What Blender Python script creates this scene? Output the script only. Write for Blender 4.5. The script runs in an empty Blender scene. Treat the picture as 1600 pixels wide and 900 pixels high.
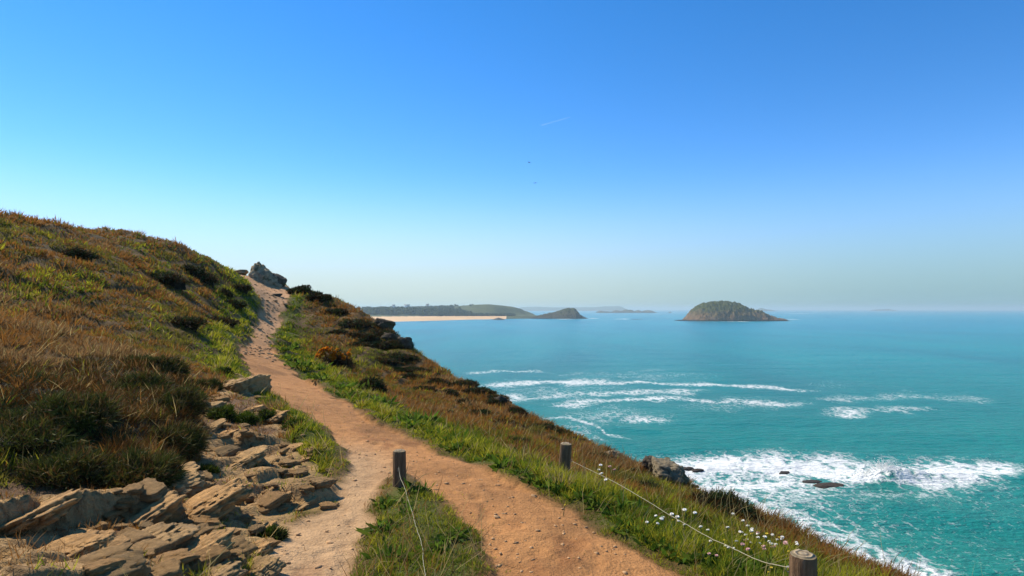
import bpy, math, random
import numpy as np
from mathutils import Vector

S = bpy.context.scene
R = math.radians
rng = np.random.default_rng(7)
random.seed(7)

# ------------------------------------------------------------------ camera, sky, sun, exposure
# the camera stands at eye height on the cliff path; z = 0 is its lens, the sea lies 26 m below
SEA = -26.0
F = 924.0                       # focal length in pixels of a 1600 px wide frame
HOR = 483.0                     # row of the horizon
cd = bpy.data.cameras.new('camera')
cam = bpy.data.objects.new('camera', cd)
S.collection.objects.link(cam)
cam.rotation_euler = (R(90), 0, 0)
cd.sensor_width = 36.0
cd.lens = 36.0 * F / 1600.0
cd.shift_y = (HOR - 450.0) / 1600.0
cd.clip_start = 0.05
cd.clip_end = 90000
S.camera = cam

SUN_AZ, SUN_EL = 53.0, 44.0     # degrees left of the view direction, above the horizon
W = bpy.data.worlds.new('World'); S.world = W; W.use_nodes = True
wn, wl = W.node_tree.nodes, W.node_tree.links
sky = wn.new('ShaderNodeTexSky'); sky.sky_type = 'NISHITA'; sky.sun_disc = False
sky.sun_elevation = R(SUN_EL); sky.sun_rotation = R(-SUN_AZ)
sky.altitude = 0; sky.air_density = 0.7; sky.dust_density = 0.0; sky.ozone_density = 2.0
# deepen the clear blue overhead; towards the horizon the air whitens, more so on the sun's side
hs = wn.new('ShaderNodeHueSaturation'); hs.inputs['Saturation'].default_value = 1.35
tint = wn.new('ShaderNodeMix'); tint.data_type = 'RGBA'; tint.blend_type = 'MULTIPLY'; tint.inputs['Factor'].default_value = 1.0
tint.inputs[7].default_value = (1.85, 1.55, 1.56, 1)
wl.new(sky.outputs[0], hs.inputs['Color']); wl.new(hs.outputs[0], tint.inputs[6])
tc = wn.new('ShaderNodeTexCoord')
dt = wn.new('ShaderNodeVectorMath'); dt.operation = 'DOT_PRODUCT'; wl.new(tc.outputs['Generated'], dt.inputs[0])
dt.inputs[1].default_value = (-math.sin(R(SUN_AZ)), math.cos(R(SUN_AZ)), 0)
side = wn.new('ShaderNodeMapRange'); side.interpolation_type = 'SMOOTHSTEP'; side.inputs['From Min'].default_value = -0.05; side.inputs['From Max'].default_value = 0.85
wl.new(dt.outputs['Value'], side.inputs['Value'])
hcol = wn.new('ShaderNodeMix'); hcol.data_type = 'RGBA'; hcol.inputs[6].default_value = (1.85, 3.3, 3.75, 1); hcol.inputs[7].default_value = (4.1, 5.0, 4.8, 1)
wl.new(side.outputs[0], hcol.inputs['Factor'])
sep = wn.new('ShaderNodeSeparateXYZ'); wl.new(tc.outputs['Generated'], sep.inputs[0])
hf = wn.new('ShaderNodeMapRange'); hf.interpolation_type = 'SMOOTHERSTEP'; hf.inputs['From Min'].default_value = 0.25; hf.inputs['From Max'].default_value = -0.03
wl.new(sep.outputs[2], hf.inputs['Value'])
skm = wn.new('ShaderNodeMix'); skm.data_type = 'RGBA'; wl.new(hf.outputs[0], skm.inputs['Factor'])
wl.new(tint.outputs[2], skm.inputs[6]); wl.new(hcol.outputs[2], skm.inputs[7])
bg = wn['Background']; bg.inputs['Strength'].default_value = 0.1
wl.new(skm.outputs[2], bg.inputs['Color'])

sl = bpy.data.lights.new('sun', 'SUN'); sl.energy = 4.6; sl.angle = R(0.5); sl.color = (1.0, 0.92, 0.78)
so = bpy.data.objects.new('sun', sl); S.collection.objects.link(so)
sd = Vector((-math.sin(R(SUN_AZ)) * math.cos(R(SUN_EL)), math.cos(R(SUN_AZ)) * math.cos(R(SUN_EL)), math.sin(R(SUN_EL))))
so.rotation_euler = sd.to_track_quat('Z', 'Y').to_euler()
so.location = (-20, 10, 40)

vs = S.view_settings
vs.view_transform = 'Standard'; vs.look = 'None'; vs.exposure = 0.5; vs.gamma = 1.0; vs.use_curve_mapping = False
S.cycles.volume_bounces = 0
S.cycles.max_bounces = 6
S.cycles.transparent_max_bounces = 6
S.cycles.use_denoising = True

# BEGIN TERRAIN
# ------------------------------------------------------------------ numeric helpers
def hash2(ix, iy, seed=0):
    h = (ix.astype(np.int64) * 374761393 + iy.astype(np.int64) * 668265263 + seed * 974634541) & 0xffffffff
    h = ((h ^ (h >> 13)) * 1274126177) & 0xffffffff
    h = h ^ (h >> 16)
    return (h & 0xffff) / 65535.0

def vn2(x, y, seed=0):
    ix, iy = np.floor(x), np.floor(y)
    fx, fy = x - ix, y - iy
    fx = fx * fx * (3 - 2 * fx); fy = fy * fy * (3 - 2 * fy)
    a = hash2(ix, iy, seed); b = hash2(ix + 1, iy, seed); c = hash2(ix, iy + 1, seed); d = hash2(ix + 1, iy + 1, seed)
    return (a + (b - a) * fx) * (1 - fy) + (c + (d - c) * fx) * fy

def fbm(x, y, octv=4, seed=0, gain=0.5):
    s = 0; a = 1.0; t = 0
    for k in range(octv):
        s = s + a * vn2(x, y, seed + k * 17); t += a; a *= gain
        x, y = x * 2.03 + 13.7, y * 2.03 - 7.1
    return s / t * 2 - 1

def vn3(p, seed=0):
    ip = np.floor(p); f = p - ip; f = f * f * (3 - 2 * f)
    r = 0
    for dz in (0, 1):
        for dy in (0, 1):
            for dx in (0, 1):
                w = (f[:, 0] if dx else 1 - f[:, 0]) * (f[:, 1] if dy else 1 - f[:, 1]) * (f[:, 2] if dz else 1 - f[:, 2])
                r = r + w * hash2(ip[:, 0] + dx + 31 * (ip[:, 2] + dz), ip[:, 1] + dy - 57 * (ip[:, 2] + dz), seed)
    return r

def fbm3(p, octv=4, seed=0):
    s = 0; a = 1.0; t = 0
    for k in range(octv):
        s = s + a * vn3(p, seed + k * 13); t += a; a *= 0.5; p = p * 2.07 + 5.3
    return s / t * 2 - 1

def sstep(a, b, x):
    t = np.clip((x - a) / (b - a), 0, 1)
    return t * t * (3 - 2 * t)

def sdpoly(x, y, P):
    """signed distance to a closed polygon, negative inside"""
    P = np.asarray(P, float); n = len(P)
    d = np.full(x.shape, 1e18); ins = np.zeros(x.shape, bool)
    for i in range(n):
        a, b = P[i], P[(i + 1) % n]
        ex, ey = b - a
        wx, wy = x - a[0], y - a[1]
        t = np.clip((wx * ex + wy * ey) / (ex * ex + ey * ey + 1e-12), 0, 1)
        d = np.minimum(d, (wx - t * ex) ** 2 + (wy - t * ey) ** 2)
        c = ((a[1] > y) != (b[1] > y)) & (x < (b[0] - a[0]) * (y - a[1]) / (b[1] - a[1] + 1e-30) + a[0])
        ins ^= c
    d = np.sqrt(d)
    return np.where(ins, -d, d)

def P3(px, py, d):
    return ((px - 800) / F * d, d, (HOR - py) / F * d)

# ------------------------------------------------------------------ the lie of the land: surveyed points through a thin-plate spline
EDGE3 = [P3(*q) for q in [(1360, 903, 4.3), (1250, 858, 5.3), (1150, 803, 7), (1070, 771, 8), (960, 722, 10.5), (900, 691, 12.5),
                          (830, 663, 15), (760, 615, 18.5), (688, 584, 21), (620, 537, 24), (588, 506, 26), (540, 477, 28), (462, 457, 30.5)]]
CTRL = [(0, 0, -1.58), (-1, 0, -1.56), (1, 0, -1.6), (-2.6, 0, -1.3), (2.4, 0, -1.75), (-5, 0, -0.9), (2.7, 2.0, -1.78), (-1, -4, -1.6), (2, -4, -1.8), (-5, -4, -.9)]
CTRL += [P3(*q) for q in [
    (915, 890, 3.4), (700, 740, 5.4), (550, 650, 8.9), (480, 600, 12), (415, 550, 17), (416, 500, 24), (430, 455, 30), (375, 427, 31),
    (495, 890, 3.4), (570, 770, 5), (625, 757, 5), (878, 745, 6),
    (350, 520, 17.5), (300, 480, 17), (200, 388, 20), (290, 390, 24), (350, 420, 28), (372, 440, 28.5), (200, 450, 15), (200, 560, 9.2), (300, 560, 12),
    (200, 650, 6.1), (300, 650, 6.9), (200, 740, 4.4), (300, 760, 4.7), (200, 900, 2.85), (400, 800, 4.4), (100, 900, 2.5), (0, 900, 2.3), (0, 700, 4.3), (0, 500, 9.4), (0, 340, 17), (100, 364, 18.5)]]
CTRL += [(1.27, 2.6, -1.5), (-20, 22, 1.9), (-18, 28, 1.6), (-16, 32, 1.5), (-25, 15, 2.6), (-25, 38, 2.0), (-40, 30, 2.5), (-40, 10, 5), (-20, 5, 1.6), (-30, -4, 2)]
CTRL += EDGE3
CTRL = np.array(CTRL)

def tps_fit(C, lam):
    n = len(C)
    d = np.hypot(C[:, None, 0] - C[None, :, 0], C[:, None, 1] - C[None, :, 1])
    K = np.where(d > 0, d * d * np.log(d + 1e-12), 0) + lam * np.eye(n)
    Pm = np.c_[np.ones(n), C[:, :2]]
    A = np.block([[K, Pm], [Pm.T, np.zeros((3, 3))]])
    return np.linalg.solve(A, np.r_[C[:, 2], 0, 0, 0])
TW = tps_fit(CTRL, 0.6)

def tps(x, y):
    s = TW[-3] + TW[-2] * x + TW[-1] * y
    for (cx, cy, _), w in zip(CTRL, TW[:-3]):
        r2 = (x - cx) ** 2 + (y - cy) ** 2
        s = s + w * 0.5 * r2 * np.log(r2 + 1e-12)
    return s

EDGE = [(2.9, -30), (2.75, 0.0), (2.7, 2.2)] + [(e[0], e[1]) for e in EDGE3] + [(-13.5, 33), (-17, 37), (-26, 43), (-60, 56), (-160, 80)]
LAND = EDGE + [(-160, -30)]

def edge_info(x, y):
    """distance beyond the cliff edge (positive = seaward) and nearest edge point"""
    d = np.full(x.shape, 1e18); qx = np.zeros(x.shape); qy = np.zeros(x.shape)
    for a, b in zip(EDGE[:-1], EDGE[1:]):
        ex, ey = b[0] - a[0], b[1] - a[1]
        t = np.clip(((x - a[0]) * ex + (y - a[1]) * ey) / (ex * ex + ey * ey), 0, 1)
        cx, cy = a[0] + t * ex, a[1] + t * ey
        dd = (x - cx) ** 2 + (y - cy) ** 2
        m = dd < d
        d = np.where(m, dd, d); qx = np.where(m, cx, qx); qy = np.where(m, cy, qy)
    s = np.sqrt(d)
    return np.where(sdpoly(x, y, LAND) < 0, -s, s), qx, qy

def base_z(x, y):
    s, qx, qy = edge_info(x, y)
    z = tps(np.where(s > 0, qx, x), np.where(s > 0, qy, y))
    c = np.maximum(s, 0)
    wob = fbm(x / 3.5, y / 3.5, 4, 5) * np.minimum(c * 0.35, 1.6)
    return z - 1.5 * (np.sqrt(c * c + 0.49) - 0.7) + wob, s

def unproj(pts):
    """where the line of sight through picture points meets the smooth ground"""
    out = []
    for px, py in pts:
        d = np.geomspace(1.2, 60, 900)
        x = (px - 800) / F * d; zr = (HOR - py) / F * d
        g, _ = base_z(x, d)
        hit = np.nonzero(g >= zr)[0]
        if len(hit) == 0: k = int(np.argmin(zr - g))
        else: k = hit[0]
        out.append((x[k], d[k]))
    return out

PATH = unproj([(1060, 893), (1000, 868), (950, 848), (925, 827), (910, 803), (877, 793), (833, 770), (773, 740), (690, 712), (663, 697), (633, 680),
               (583, 660), (540, 632), (517, 618), (473, 593), (436, 560), (420, 530), (440, 497)]) + [(-11.15, 30.2), (-11.6, 32), (-14.6, 32.5), (-14.8, 31.0)] + \
       unproj([(400, 459), (408, 477), (400, 507), (374, 543), (380, 563), (400, 593), (427, 620), (472, 647), (510, 673), (540, 707),
               (530, 750), (520, 795), (450, 818), (436, 860), (427, 898)]) + [(-1.35, 2.4), (-1.1, 0.0), (-0.9, -4), (1.2, -4), (1.25, 0), (1.15, 2.4)]
MEDIAN = unproj([(592, 757), (589, 771), (576, 800), (574, 824), (559, 889)]) + [(-0.72, 2.6), (-0.45, 1.6), (-0.2, 1.5), (-0.08, 2.6)] + \
         unproj([(765, 897), (756, 860), (740, 825), (702, 792), (666, 765), (640, 745), (610, 743)])
ROCKZ = unproj([(200, 770), (235, 745), (290, 718), (300, 690), (312, 640), (335, 588), (372, 583), (404, 598), (420, 640), (450, 660), (480, 690), (530, 748),
                (583, 762), (582, 785), (535, 804), (450, 820), (437, 873)]) + [(-1.35, 3.0), (-1.5, 1.8), (-2.6, 1.6), (-3.2, 2.6), (-3.3, 3.8), (-3.3, 4.6)]
BANK = unproj([(60, 590), (200, 575), (255, 588), (297, 615), (306, 645), (287, 700), (230, 738), (200, 762)]) + [(-4.2, 4.6), (-5.6, 5.5)]

def slabs(x, y):
    """tilted, jointed slabs of bedrock; the long gentle backs face the sun's side"""
    w1 = fbm(x / 0.9, y / 0.9, 3, 41) * 0.16
    u = 0.81 * x - 0.58 * y + w1; v = 0.58 * x + 0.81 * y + fbm(x / 0.7, y / 0.7, 2, 43) * 0.14
    h = 0
    for lam, A, seed in ((0.62, 0.15, 3), (0.24, 0.06, 9)):
        cu = np.floor(u / lam + 0.35 * np.sin(v * 1.3 / lam * 0.35)); fu = u / lam + 0.35 * np.sin(v * 1.3 / lam * 0.35) - cu
        L = lam * (1.1 + 1.6 * hash2(cu, cu * 0, seed))
        cv = np.floor(v / L + hash2(cu, cu * 0 + 5, seed)); fv = v / L + hash2(cu, cu * 0 + 5, seed) - cv
        off = hash2(cu, cv, seed + 1)
        h1 = A * (off - 0.45) + A * (fu * (0.35 + 0.9 * hash2(cu, cv, seed + 2)) - 0.3)
        gap = np.minimum(sstep(0, 0.12, fu), sstep(1, 0.9, fu)) * np.minimum(sstep(0, 0.1, fv), sstep(1, 0.9, fv))
        h = h + h1 * gap - A * 0.25 * (1 - gap)
    return h + fbm(x / 0.22, y / 0.22, 4, 77) * 0.035

def ground(x, y, full=False):
    z, s = base_z(x, y)
    r = np.hypot(x, y)
    jit = fbm(x / 0.35, y / 0.35, 3, 21) * np.clip(r * 0.016, 0.09, 0.26) + fbm(x / 0.09, y / 0.09, 2, 22) * 0.035
    dp = sdpoly(x, y, PATH) + jit
    dm = sdpoly(x, y, MEDIAN) + jit
    path = sstep(0.06, -0.06, dp) * sstep(-0.06, 0.06, dm)
    dr = sdpoly(x, y, ROCKZ) + fbm(x / 0.5, y / 0.5, 3, 31) * 0.25
    rock = sstep(0.1, -0.1, dr)
    soil = sstep(0.12, 0.4, 0.22 * sstep(4.5, 7.0, y) - 0.12 + fbm(x / 0.75 + 3, y / 0.75, 3, 52) + 0.3 * (fbm(x / 0.2, y / 0.2, 2, 53)))  # earth and turf lying in the hollows
    bank = sstep(0.25, -0.25, sdpoly(x, y, BANK) + fbm(x / .5, y / .5, 3, 33) * 0.2)
    heath = (1 - path) * (1 - rock)
    lump = fbm(x / 1.3, y / 1.3, 4, 11) + 0.7 * np.abs(fbm(x / 0.7, y / 0.7, 3, 12))
    z = z + heath * np.clip(r * 0.012, 0.03, 0.2) * lump * 1.1
    z = z + heath * 0.05 * np.clip(dp / 0.4, 0, 1)
    z = z + bank * (0.12 + 0.16 * fbm(x / 0.9, y / 0.9, 4, 34))
    core = sstep(0.0, -0.25, dr)
    z = z + core * (slabs(x, y) * (1 - 0.85 * soil) * (0.25 + 0.75 * sstep(0.0, -0.7, dr)) + 0.01) * (1 - 0.9 * path)
    z = z + path * (fbm(x / 0.6, y / 0.6, 3, 61) * 0.026 + fbm(x / 0.1, y / 0.13, 4, 62) * 0.008 - 0.014 * sstep(.25, .6, fbm(x / 0.22, y / 0.3, 2, 64)) + sstep(16, 26, r) * fbm(x / 0.4, y / 0.4, 3, 63) * 0.035)
    # boulders and turf breaking out along the seaward slope
    crag = sstep(0.1, 0.5, fbm(x / 1.8, y / 1.8, 3, 71)) * sstep(-3.0, -0.5, s) * heath
    z = z + crag * 0.12 * fbm(x / 0.4, y / 0.4, 3, 72)
    if full:
        return z, dict(s=s, path=path, rock=core, soil=soil, bank=bank, dp=dp, dm=dm, dr=dr, r=r)
    return z

def gz(x, y):
    return float(ground(np.array([float(x)]), np.array([float(y)]))[0])

def at(px, py):
    """point of the finished ground seen at a picture position"""
    d = np.geomspace(1.5, 60, 1500)
    x = (px - 800) / F * d; zr = (HOR - py) / F * d
    g = ground(x, d)
    hit = np.nonzero(g >= zr)[0]
    k = hit[0] if len(hit) else int(np.argmin(zr - g))
    return np.array([x[k], d[k], g[k]])

NA, NR = 1150, 760
ANG = np.radians(np.linspace(-82, 82, NA)); RAD = np.geomspace(0.6, 90, NR)
AA, RR = np.meshgrid(ANG, RAD)
GX = RR * np.sin(AA); GY = RR * np.cos(AA)
GZ, GM = ground(GX.ravel(), GY.ravel(), True)
GZ = np.maximum(GZ, SEA - 2.0 + 0 * GZ).reshape(GX.shape)
GM = {k: v.reshape(GX.shape) for k, v in GM.items()}
# END TERRAIN
# ------------------------------------------------------------------ scene helpers
COL = S.collection

def tag(o, label=None, cat=None, group=None, kind=None):
    if label: o['label'] = label
    if cat: o['category'] = cat
    if group: o['group'] = group
    if kind: o['kind'] = kind
    return o

def empty(name, loc, label, cat, group=None):
    o = bpy.data.objects.new(name, None); COL.objects.link(o)
    o.location = loc; o.empty_display_size = 0.1
    return tag(o, label, cat, group)

def npmesh(name, V, faces, mats, parent=None, col=None, smooth=False, midx=None, loc=None):
    """faces: list of (n, k) index arrays; mats: one material or a list"""
    me = bpy.data.meshes.new(name)
    faces = [np.asarray(f, np.int32) for f in faces if len(f)]
    V = np.asarray(V, np.float32)
    me.vertices.add(len(V)); me.vertices.foreach_set('co', V.ravel())
    lv = np.concatenate([f.ravel() for f in faces])
    cnt = np.concatenate([np.full(len(f), f.shape[1], np.int32) for f in faces])
    me.loops.add(len(lv)); me.loops.foreach_set('vertex_index', lv)
    me.polygons.add(len(cnt))
    st = np.zeros(len(cnt), np.int32); st[1:] = np.cumsum(cnt)[:-1]
    me.polygons.foreach_set('loop_start', st); me.polygons.foreach_set('loop_total', cnt)
    if smooth: me.polygons.foreach_set('use_smooth', np.ones(len(cnt), bool))
    for m in (mats if isinstance(mats, (list, tuple)) else [mats]): me.materials.append(m)
    if midx is not None: me.polygons.foreach_set('material_index', np.asarray(midx, np.int32))
    me.update(calc_edges=True)
    if col is not None:
        for an, av in (col if isinstance(col, dict) else {'col': col}).items():
            av = np.asarray(av, np.float32)
            if av.ndim == 1:
                at_ = me.attributes.new(an, 'FLOAT', 'POINT'); at_.data.foreach_set('value', av)
            else:
                if av.shape[1] == 3: av = np.c_[av, np.ones(len(av), np.float32)]
                at_ = me.attributes.new(an, 'FLOAT_COLOR', 'POINT'); at_.data.foreach_set('color', av.astype(np.float32).ravel())
    o = bpy.data.objects.new(name, me); COL.objects.link(o)
    if parent is not None: o.parent = parent
    if loc is not None: o.location = loc
    return o

class NM:
    """small node-tree builder"""
    def __init__(s, name):
        s.m = bpy.data.materials.new(name); s.m.use_nodes = True
        s.n = s.m.node_tree.nodes; s.l = s.m.node_tree.links
        s.p = s.n['Principled BSDF']; s.out = s.n['Material Output']
    def add(s, t, **kw):
        q = s.n.new(t)
        for k, v in kw.items(): setattr(q, k, v)
        return q
    def set(s, sock, v):
        if hasattr(v, 'is_output') and v.is_output: s.l.new(v, sock)
        else: sock.default_value = v
    def noise(s, scale, detail=4, rough=0.55, vec=None, dist=0.0):
        q = s.add('ShaderNodeTexNoise'); q.inputs['Scale'].default_value = scale; q.inputs['Detail'].default_value = detail
        q.inputs['Roughness'].default_value = rough; q.inputs['Distortion'].default_value = dist
        if vec is not None: s.l.new(vec, q.inputs['Vector'])
        return q.outputs['Fac']
    def pos(s):
        return s.add('ShaderNodeNewGeometry').outputs['Position']
    def obj(s):
        return s.add('ShaderNodeTexCoord').outputs['Object']
    def math(s, op, a, b=0.0, c=0.0, clamp=False):
        q = s.add('ShaderNodeMath', operation=op, use_clamp=clamp)
        s.set(q.inputs[0], a); s.set(q.inputs[1], b)
        if len(q.inputs) > 2: s.set(q.inputs[2], c)
        return q.outputs[0]
    def ramp(s, fac, stops):
        q = s.add('ShaderNodeValToRGB'); e = q.color_ramp.elements
        while len(e) < len(stops): e.new(0.5)
        for k, (p, c) in enumerate(stops):
            e[k].position = p; e[k].color = (*c, 1) if len(c) == 3 else c
        s.l.new(fac, q.inputs[0]); return q.outputs[0]
    def mix(s, fac, a, b, mode='MIX'):
        q = s.add('ShaderNodeMix', data_type='RGBA', blend_type=mode)
        s.set(q.inputs['Factor'], fac)
        for k, v in ((6, a), (7, b)):
            if isinstance(v, tuple): q.inputs[k].default_value = (*v, 1) if len(v) == 3 else v
            else: s.l.new(v, q.inputs[k])
        return q.outputs[2]
    def bump(s, h, dist, strength=1.0):
        q = s.add('ShaderNodeBump'); q.inputs['Distance'].default_value = dist; q.inputs['Strength'].default_value = strength
        s.l.new(h, q.inputs['Height']); s.l.new(q.outputs[0], s.p.inputs['Normal'])
    def mapping(s, vec, scale, rot=(0, 0, 0)):
        q = s.add('ShaderNodeMapping'); q.inputs['Scale'].default_value = scale; q.inputs['Rotation'].default_value = rot
        s.l.new(vec, q.inputs['Vector']); return q.outputs[0]
    def attr(s, name):
        q = s.add('ShaderNodeAttribute'); q.attribute_name = name; return q
    def base(s, c, rough=0.9, spec=0.2):
        s.set(s.p.inputs['Base Color'], (*c, 1) if isinstance(c, tuple) and len(c) == 3 else c)
        s.p.inputs['Roughness'].default_value = rough; s.p.inputs['Specular IOR Level'].default_value = spec
        return s

def plain(name, c, rough=0.8, spec=0.3, var=0.25, scale=20.0, bump=0.0):
    m = NM(name); n = m.noise(scale, 5, 0.6, m.obj())
    lo = tuple(x * (1 - var) for x in c); hi = tuple(min(1, x * (1 + var)) for x in c)
    m.base(m.ramp(n, [(0.3, lo), (0.7, hi)]), rough, spec)
    if bump: m.bump(n, bump)
    return m.m

# ---- materials
def leaf_material(name, trans=0.35):
    m = NM(name); a = m.attr('col')
    m.base(a.outputs['Color'], 0.75, 0.12)
    t = m.add('ShaderNodeBsdfTranslucent'); m.l.new(a.outputs['Color'], t.inputs[0])
    x = m.add('ShaderNodeMixShader'); x.inputs[0].default_value = trans
    m.l.new(m.p.outputs[0], x.inputs[1]); m.l.new(t.outputs[0], x.inputs[2]); m.l.new(x.outputs[0], m.out.inputs['Surface'])
    return m.m

def terrain_material():
    m = NM('earth_and_rock'); a = m.attr('col'); rk = m.attr('rock')
    p = m.pos()
    n1 = m.noise(9.0, 6, 0.65, p); n2 = m.noise(55.0, 4, 0.6, p); n3 = m.noise(2.0, 4, 0.6, p)
    v = m.math('ADD', m.math('MULTIPLY', n1, 0.55), m.math('MULTIPLY', n2, 0.45))
    c = m.mix(0.9, a.outputs['Color'], m.ramp(v, [(0.3, (.62, .56, .5)), (0.5, (1, 1, 1)), (0.72, (1.3, 1.3, 1.28))]), 'MULTIPLY')
    bed = m.noise(1.0, 6, 0.7, m.mapping(p, (22, 22, 22), (0, 0, 0.62)), 0.8)
    bed2 = m.noise(5.0, 5, 0.65, m.mapping(p, (1.0, 6.0, 3.0), (0, 0, -0.95)))
    rc = m.mix(1.0, c, m.ramp(bed2, [(0.3, (.5, .47, .44)), (0.48, (1, 1, 1)), (0.7, (1.25, 1.22, 1.15))]), 'MULTIPLY')
    cc = m.mix(rk.outputs['Fac'], c, rc)
    m.base(cc, 0.92, 0.15)
    h = m.math('ADD', m.math('MULTIPLY', n2, 0.35), m.math('MULTIPLY', bed2, m.math('MULTIPLY', rk.outputs['Fac'], 1.2)))
    h = m.math('ADD', h, m.math('MULTIPLY', n1, 0.8))
    m.bump(h, 0.05, 0.9)
    return m.m

def rock_material(name, c, moss=0.0, streak=1.0, scale=1.0):
    m = NM(name); o = m.obj()
    n1 = m.noise(3.0 * scale, 6, 0.65, o); n2 = m.noise(26.0 * scale, 6, 0.7, o)
    b = m.noise(7.0 * scale, 8, 0.72, m.mapping(o, (1.3, 3.6, 4.6), (0.3, 0.2, 0.5)), 0.5)
    c1 = m.mix(1.0, m.ramp(n1, [(0.3, tuple(x * 0.62 for x in c)), (0.5, c), (0.72, tuple(min(1, x * 1.35) for x in c))]),
               m.ramp(b, [(0.3, (.5, .46, .42)), (0.42, (1, 1, 1)), (0.7, (1.2, 1.17, 1.1))]), 'MULTIPLY')
    if moss:
        c1 = m.mix(m.math('MULTIPLY', m.ramp(m.noise(2.2 * scale, 5, 0.7, o), [(0.5, (0, 0, 0)), (0.62, (1, 1, 1))]), moss), c1, (.075, .07, .018))
    c1 = m.mix(m.ramp(n2, [(0.62, (0, 0, 0)), (0.72, (.5, .5, .5))]), c1, (.36, .33, .25))
    oi = m.add('ShaderNodeObjectInfo')
    c1 = m.mix(1.0, c1, m.ramp(oi.outputs['Random'], [(0.0, (.72, .74, .76)), (0.4, (1, .97, .93)), (0.7, (1.1, 1.0, .9)), (1.0, (.88, .8, .7))]), 'MULTIPLY')
    m.base(c1, 0.9, 0.2)
    m.bump(m.math('ADD', m.math('MULTIPLY', b, streak), m.math('MULTIPLY', n2, 0.7)), 0.05 / scale, 0.85)
    return m.m

M_TERR = terrain_material()
M_GRASS = leaf_material('grass_blades', 0.48)
M_PETAL = leaf_material('gorse_petals', 0.4)
M_HEATH = leaf_material('heath_leaves', 0.2)
M_ROCK = rock_material('tan_rock', (.46, .28, .115))
M_CRAG = rock_material('lichen_grey_rock', (.36, .28, .17), 0.8)
M_DARKROCK = rock_material('dark_rock', (.09, .075, .055), 0.4)
M_WETROCK = rock_material('wet_sea_rock', (.05, .04, .032))
M_POST = None

# ------------------------------------------------------------------ the ground, cut into hillside, footpath and bedrock along their borders
def terrain():
    x, y = GX, GY
    m = GM
    n1 = fbm(x / 2.2, y / 2.2, 4, 101); n2 = fbm(x / 0.45, y / 0.45, 4, 102); n3 = fbm(x / 6, y / 6, 3, 103)
    def C(*c): return np.array(c)
    green = C(.085, .095, .018); brown = C(.13, .072, .022); dark = C(.05, .042, .016)
    dpe = np.where(m['dm'] < 0.25, -m['dm'], m['dp'])
    k = (sstep(0.9, 0.2, dpe + 0.5 * n1) * (0.15 + 0.85 * sstep(0.02, 0.22, dpe + 0.08 * n2)))[..., None]
    heath = brown * (1 + 0.35 * n2[..., None]) * (1 - 0.5 * sstep(-0.1, 0.5, n1)[..., None]) + dark * 0.5 * sstep(-0.1, 0.5, n1)[..., None]
    base = heath * (1 - k) + green * k * (1 + 0.3 * n2[..., None])
    base = base * (1 - m['bank'][..., None]) + C(.045, .035, .014) * m['bank'][..., None]
    orange = C(.43, .2, .068); pale = C(.45, .275, .135)
    left = sstep(-0.6, -1.3, x - 0.0 + (y - 4.8) * 0.25)[..., None] * sstep(7.5, 5.5, y)[..., None]      # the trodden bedrock side of the fork is paler
    ptc = orange * (1 + 0.22 * n1[..., None] + 0.16 * n2[..., None])
    ptc = ptc * (1 - left) + pale * (1 + 0.18 * n2[..., None]) * left
    far = sstep(14, 26, m['r'])[..., None]
    ptc = ptc * (1 - far) + C(.5, .275, .13) * (1 + 0.2 * n2[..., None]) * far
    damp = sstep(0.25, 0.55, fbm(x / 0.9 + 9, y / 1.6, 4, 105))[..., None]
    ptc = ptc * (1 - 0.3 * damp)
    scuff = sstep(0.05, 0.5, fbm(x / 0.16 + 2, y / 0.3, 4, 106))[..., None] * sstep(-.2, .3, fbm(x / 1.2, y / 1.2, 3, 107))[..., None]
    ptc = ptc * (1 - 0.25 * (1 - far) * scuff * C(.7, 1, 1.1))
    base = base * (1 - m['path'][..., None]) + ptc * m['path'][..., None]
    rk = C(.41, .25, .105) * (1 + 0.3 * n2[..., None] + 0.15 * n1[..., None])
    sl = C(.17, .095, .045) * (1 + 0.3 * n2[..., None])
    rk = rk * (1 - m['soil'][..., None]) + sl * m['soil'][..., None]
    rm = (m['rock'] * (1 - m['path']))[..., None]
    base = base * (1 - rm) + rk * rm
    cl = sstep(0.5, 2.5, m['s'])[..., None]
    base = base * (1 - cl) + C(.12, .085, .05) * (1 + 0.4 * n2[..., None]) * cl
    base = np.clip(base, 0.004, 1)
    V = np.c_[x.ravel(), y.ravel(), GZ.ravel()]
    idx = np.arange(NA * NR).reshape(NR, NA)
    Q = np.stack([idx[:-1, :-1], idx[:-1, 1:], idx[1:, 1:], idx[1:, :-1]], -1).reshape(-1, 4)[:, ::-1]
    fc = lambda a: (a.ravel()[Q].mean(1))
    keep = fc(GZ) > SEA - 1.5
    isp = fc(m['path']) > 0.5
    isr = (fc(m['rock']) > 0.5) & ~isp
    cr, rr = base.reshape(-1, 3), (m['rock'] * (1 - m['soil']) * (1 - 0.6 * m['path'])).ravel() + cl.ravel() * 0.8
    for name, mask in (('hillside', keep & ~isp & ~isr), ('footpath', keep & isp), ('rock_outcrop', keep & isr)):
        q = Q[mask]
        u, inv = np.unique(q, return_inverse=True)
        o = npmesh(name, V[u], [inv.reshape(-1, 4)], M_TERR, col={'col': cr[u], 'rock': np.clip(rr[u], 0, 1)}, smooth=True)
        if name == 'rock_outcrop':
            tag(o, 'jointed tan bedrock slabs breaking out of the bank left of the path', 'rock outcrop')
        else:
            tag(o, kind='structure')
terrain()

# ------------------------------------------------------------------ the sea
def sea_at(px, py):
    d = -SEA * F / (py - HOR)
    return (px - 800) / F * d, d

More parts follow.
